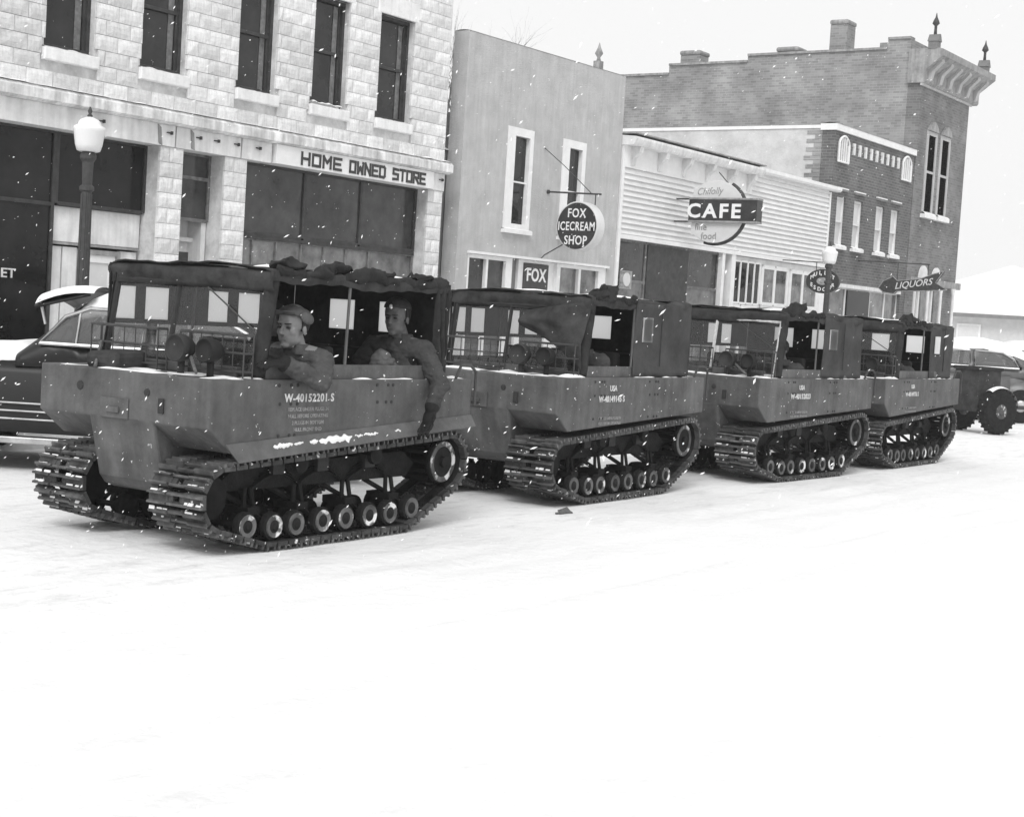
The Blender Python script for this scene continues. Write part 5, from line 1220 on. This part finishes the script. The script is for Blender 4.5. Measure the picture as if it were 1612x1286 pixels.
# ================================================================ parked sedans
def sedan(x, y, rz, label, paint, visor=False):
    t = thing('sedan', (x, y, 0), rz, label, 'car', 'parked sedans'); t.scale = (1, 1, 1.055)
    # x from the front bumper (0) to the tail (5.0), body about 1.8 wide
    ST = [(.15, .42, .80, .30), (.5, .50, .95, .36), (1.2, .58, 1.02, .42), (1.75, .74, 1.08, .46), (2.2, .82, 1.09, .48), (3.2, .85, 1.09, .48), (3.9, .82, 1.06, .46), (4.5, .70, .98, .40), (4.95, .48, .78, .34)]
    def body(u, v):
        q = u*(len(ST)-1); i = min(len(ST)-2, int(q)); k = q-i; xx, hw, top, bot = [ST[i][j]*(1-k)+ST[i+1][j]*k for j in range(4)]
        a = math.pi*(v*1.0); c, s_ = math.cos(a), math.sin(a)
        yy = hw*math.copysign(abs(c)**.35, c); zz = bot-.12+(top-bot+.12)*(s_**.45)
        return (xx, yy, zz)
    def m_body():
        f = MB(); f.grid(body, 40, 30); 
        for xe, hw, top, bot in (ST[0], ST[-1]): pass
        return f.mesh('body', paint, True)
    bd = put('body', cached('sbody'+paint.name, m_body), t, solid=.03)
    CB = [(1.72, 1.05, .70, .0), (1.95, 1.25, .69, 0), (2.30, 1.53, .66, 0), (2.75, 1.66, .64, 0), (3.2, 1.68, .64, 0), (3.7, 1.60, .64, 0), (4.15, 1.42, .62, 0), (4.5, 1.18, .58, 0), (4.8, .95, .5, 0)]
    def cabin(u, v):
        q = u*(len(CB)-1); i = min(len(CB)-2, int(q)); k = q-i; xx, top, hw, _ = [CB[i][j]*(1-k)+CB[i+1][j]*k for j in range(4)]
        a = math.pi*v; c, s_ = math.cos(a), math.sin(a); base = .92
        zz = base+(top-base)*s_**.5; hw2 = hw+.14*(1-(zz-base)/.76)*.9
        return (xx, hw2*math.copysign(abs(c)**.40, c), zz)
    def m_cab():
        f = MB(); f.grid(cabin, 36, 30)
        # leave the side windows open
        keep = []
        for fc in f.f:
            cx = sum(f.v[i][0] for i in fc)/4; cz = sum(f.v[i][2] for i in fc)/4; cyv = abs(sum(f.v[i][1] for i in fc)/4)
            zt_ = 1.47 if cx < 3.6 else 1.44
            sidew = cyv > .5 and 1.13 < cz < zt_ and ((1.95+(cz-1.13)*.85 < cx < 2.92) or (3.02 < cx < 4.05-(cz-1.13)*.9))
            wsw = cyv < .56 and cx < 2.28 and cz > 1.12
            if not (sidew or wsw): keep.append(fc)
        f.f = keep; f.m = [0]*len(keep); return f.mesh('cabin', paint, True)
    cb = put('cabin', cached('scab'+paint.name, m_cab), t, solid=.02)
    for s_ in (-1, 1):
        yb, yt = s_*.80, s_*.70
        def P3(xx, zz, o=0): k = (zz-1.1)/.4; return (xx, (.795-.085*k+o)*s_, zz)
        loops = [[(1.93, 1.135), (2.88, 1.13), (2.90, 1.46), (2.38, 1.465), (2.15, 1.38)], [(3.02, 1.13), (3.98, 1.13), (3.86, 1.32), (3.6, 1.45), (3.02, 1.465)]]
        for L_ in loops:
            f = MB(); f.tube([P3(a, b, .012) for a, b in L_], .018, 6, closed=True); fr = f.build('window_trim', MT['chrome'], cb)
            f = MB(); f.add([P3(a, b, -.005) for a, b in L_], [tuple(range(len(L_)))]); f.build('pane', MT['carglass'], fr, solid=.006)
        f = MB(); f.tube([P3(2.27, 1.14, .01), P3(2.29, 1.44, .01)], .011, 5); f.build('vent_post', MT['chrome'], cb)
        for zz in (.60, .53, .46):
            f = MB(); f.tube([(1.0, s_*.86, zz), (1.4, s_*.93-.0, zz), (2.4, s_*.935, zz), (3.7, s_*.935, zz)], .008, 5); f.build('trim_strip', MT['chrome'], bd)
        f = MB(); f.box(1.35, 3.75, min(s_*.78, s_*.93), max(s_*.78, s_*.93), .24, .30); f.build('running_board', MT['chrome'], t, bevel=.01)
        f = MB(); f.grid(lambda u, v: (1.3+2.5*u, s_*(.79+.13*math.sin(math.pi*v*.5)), .34+.62*(1-v)+.0*u), 10, 6); f.build('door_panel', paint, bd, smooth=True, solid=.02)
        for cx, L_ in ((.95, .62), (4.05, .60)):
            f = MB(); f.ell((cx, s_*.70, .52), (L_, .22, .36), 20, 12); f.build('fender', paint, t, smooth=True)
            w_ = put('wheel', cached('swheel', lambda: MB().lathe([(.2, -.08), (.32, -.085), (.35, -.05), (.35, .05), (.32, .085), (.2, .08)], (0, 0, 0), 'y', 24).mesh('wheel', MT['rubber'], False)), t); w_.location = (cx, s_*.84, .35)
            h_ = put('hubcap', cached('shub', lambda: MB().lathe([(.03, -.11), (.10, -.1), (.13, -.085), (.13, .085), (.10, .1), (.03, .11)], (0, 0, 0), 'y', 20).mesh('hubcap', MT['chrome'], True)), w_)
        f = MB(); f.lathe([(.02, -.03), (.09, -.02), (.11, .02), (.08, .1)], (.38, s_*.62, .72), 'x', 16); f.build('headlight', MT['chrome'], t, smooth=True)
    f = MB(); f.tube([(.0, -.75, .45), (-.08, -.4, .45), (-.08, .4, .45), (.0, .75, .45)], .05, 8); f.build('bumper', MT['chrome'], t)
    f = MB(); f.tube([(5.05, -.75, .45), (5.12, -.4, .45), (5.12, .4, .45), (5.05, .75, .45)], .05, 8); f.build('bumper', MT['chrome'], t)
    f = MB(); f.grid(lambda u, v: (1.78+.50*v, -.56+1.12*u, 1.09+.42*v), 10, 4); f.build('windscreen', MT['carglass'], cb, solid=.006)
    # outside visor over the windscreen
    if not visor: vz = None
    if visor:
        f = MB(); f.grid(lambda u, v: (1.80+.52*v-.10*math.cos((u-.5)*2.6)+.06, -.68+1.36*u, 1.545+.10*v-.10*(2*u-1)**2*(1-v*.4)), 16, 5); vz = f.build('visor', paint, t, smooth=True, solid=.02)
        f = MB(); f.grid(lambda u, v: (1.80+.55*v-.10*math.cos((u-.5)*2.6)+.06, -.66+1.32*u, 1.56+.10*v-.10*(2*u-1)**2*(1-v*.4)+.05*math.sin(math.pi*min(1, .12+v*.88))), 16, 6); f.build('snow', MT['snow_cap'], vz, smooth=True)
        f = MB(); f.tube([(1.92, -.6, 1.30), (1.86, -.6, 1.52)], .015, 5); f.build('visor_strut', MT['chrome'], vz)
    # snow on roof, hood, fenders
    def roofsnow(u, v):
        x0, y0, z0 = cabin(.23+.70*u, .17+.66*v); e = min(1, 7*u, 7*(1-u), 6*v, 6*(1-v)); return (x0, y0, z0+.012+.055*e*(1+.3*nz(u*6, v*5)))
    f = MB(); f.grid(roofsnow, 30, 22); f.build('snow', MT['snow_cap'], t, smooth=True)
    def hoodsnow(u, v):
        x0, y0, z0 = body(.05+.34*u, .20+.60*v); e = min(1, 7*u, 7*(1-u), 6*v, 6*(1-v)); return (x0, y0, z0+.02+.05*e*(1+.4*nz(u*5, v*5)))
    f = MB(); f.grid(hoodsnow, 24, 16); f.build('snow', MT['snow_cap'], t, smooth=True)
    for s_ in (-1, 1):
        f = MB(); f.grid(lambda u, v: (.95+.5*math.cos(math.pi*u), s_*(.70+.16*(2*v-1)), .52+.345*math.sqrt(max(0, 1-(.8*math.cos(math.pi*u))**2-(.72*(2*v-1))**2*.6))+.02), 14, 8); f.build('snow', MT['snow_cap'], t, smooth=True)
    f = MB(); f.box(2.35, 2.45, -.6, .6, .6, 1.05); f.build('seat', MT['interior'], t); f = MB(); f.box(3.4, 3.5, -.6, .6, .6, 1.10); f.build('seat', MT['interior'], t); f = MB(); f.tube([(2.05+.04*math.sin(R(a)), -.35+.2*math.cos(R(a)), 1.1+.18*math.sin(R(a))) for a in range(0, 360, 20)], .014, 5, closed=True); f.build('steering_wheel', MT['interior'], t)
    return t
sedan(8.95, 13.95, R(-55), 'dark snow-topped sedan with outside visor parked behind the foremost carrier', MT['carpaint'], True)
sedan(33.6, 14.3, R(-62), 'grey snow-covered sedan behind the two-wheeled trailer at far right', MT['carpaint2'])
sedan(40.5, 15.2, R(-62), 'far sedan with snowy roof at the right edge, beyond the grey one', MT['carpaint2'])

# ================================================================ two-wheeled box trailer
TL = thing('trailer', (29.75, 9.66, 0), R(-28), 'dark box trailer with two large wheels behind the rearmost carrier', 'trailer')
f = MB(); f.box(-.30, .28, -.30, .36, .40, 1.25); f.build('box', MT['canvas_lighter'], TL, bevel=.03)
f = MB(); f.box(-.33, .31, -.33, .39, 1.2, 1.27); f.build('lid', MT['canvas'], TL, bevel=.02)
for yy in (-.5, .5):
    w_ = thing('wheel', (.05, yy, .44)); w_.parent = TL
    f = MB(); f.lathe([(.2, -.10), (.36, -.11), (.42, -.07), (.43, 0), (.42, .07), (.36, .11), (.2, .10)], (0, 0, 0), 'y', 28)
    for k in range(24): a = 2*math.pi*k/24; f.box(.42*math.cos(a)-.02, .42*math.cos(a)+.02, -.09, .09, .42*math.sin(a)-.02, .42*math.sin(a)+.02)
    f.build('tyre', MT['rubber'], w_)
    f = MB(); f.lathe([(.04, -.15), (.07, -.14), (.08, -.11), (.2, -.09), (.21, .09), (.08, .11), (.04, .15)], (0, 0, 0), 'y', 18); f.build('hub', MT['rim'], w_)
    f = MB(); f.grid(lambda u, v: (.45*math.cos(R(15)+R(110)*u), -.09+.18*v, .45*math.sin(R(15)+R(110)*u)+.03*math.sin(math.pi*v)), 12, 5); f.build('snow', MT['snow_cap'], w_, smooth=True)
f = MB(); f.tube([(.05, -.5, .44), (.05, .5, .44)], .04, 8); f.tube([(.28, 0, .5), (1.3, 0, .5)], .04, 8); f.build('axle', MT['iron'], TL)

# ================================================================ small things
DB = MB(); DB.prism([(-.12, 0), (-.05, -.03), (.08, -.045), (.13, .0), (.05, .03), (-.08, .035)], 'z', 0, .012)
DB.add([(-.10, -.03, .012), (.06, -.04, .02), (.10, .03, .05), (-.04, .04, .03)], [(0, 1, 2, 3)])
d_ = DB.build('wood_scrap', MT['wood'], solid=.006, loc=(11.66, 7.43, -.015)); tag(d_, 'small dark scrap lying on the snow beside the second carrier', 'scrap')

# ================================================================ falling snow: nobody could count it
rs_ = random.Random(21); fl = MB()
for k in range(5500):
    d = 3.2+22*rs_.random()**1.3
    px, py = rs_.uniform(-1.15, 1.15), rs_.uniform(-1.1, 1.1)
    q = CAMPOS+FW*d+RT*px*d*.33+UP*py*d*.263
    if q.z < .05 or q.y > 16.2: continue
    if q.y > 7.3 and q.z < 2.1: continue       # no flakes inside the carriers
    s_ = (.0007+.0019*rs_.random()**2.2)*(1 if d < 10 else 1.35); st = rs_.uniform(1.0, 4.5)
    ax = (Vector((-.75, .5, -.9))+Vector((rs_.uniform(-.7, .7), rs_.uniform(-.7, .7), rs_.uniform(-.5, .5)))).normalized()
    b1 = ax.orthogonal().normalized(); b2 = ax.cross(b1)
    fl.add([q+ax*s_*st, q-ax*s_*st, q+b1*s_, q-b1*s_, q+b2*s_, q-b2*s_], [(0, 2, 4), (0, 4, 3), (0, 3, 5), (0, 5, 2), (1, 4, 2), (1, 3, 4), (1, 5, 3), (1, 2, 5)])
tag(fl.build('falling_snow', MT['flake']), 'white snowflakes drifting through the air over the street', 'snowfall', kind='stuff')

# ================================================================ haze of fine snow in the air
hz = MB(); hz.box(-61, 241, -81, 221, -1.2, 14.5)
hm = bpy.data.materials.new('haze'); hm.use_nodes = True; N = hm.node_tree.nodes; N.remove(N['Principled BSDF'])
pv_ = N.new('ShaderNodeVolumePrincipled'); pv_.inputs['Color'].default_value = (.97, .97, .97, 1); pv_.inputs['Density'].default_value = .0007; pv_.inputs['Anisotropy'].default_value = .2
hm.node_tree.links.new(pv_.outputs[0], N['Material Output'].inputs['Volume'])
tag(hz.build('haze', hm), 'pale haze of fine snow filling the street air', 'haze', kind='stuff')
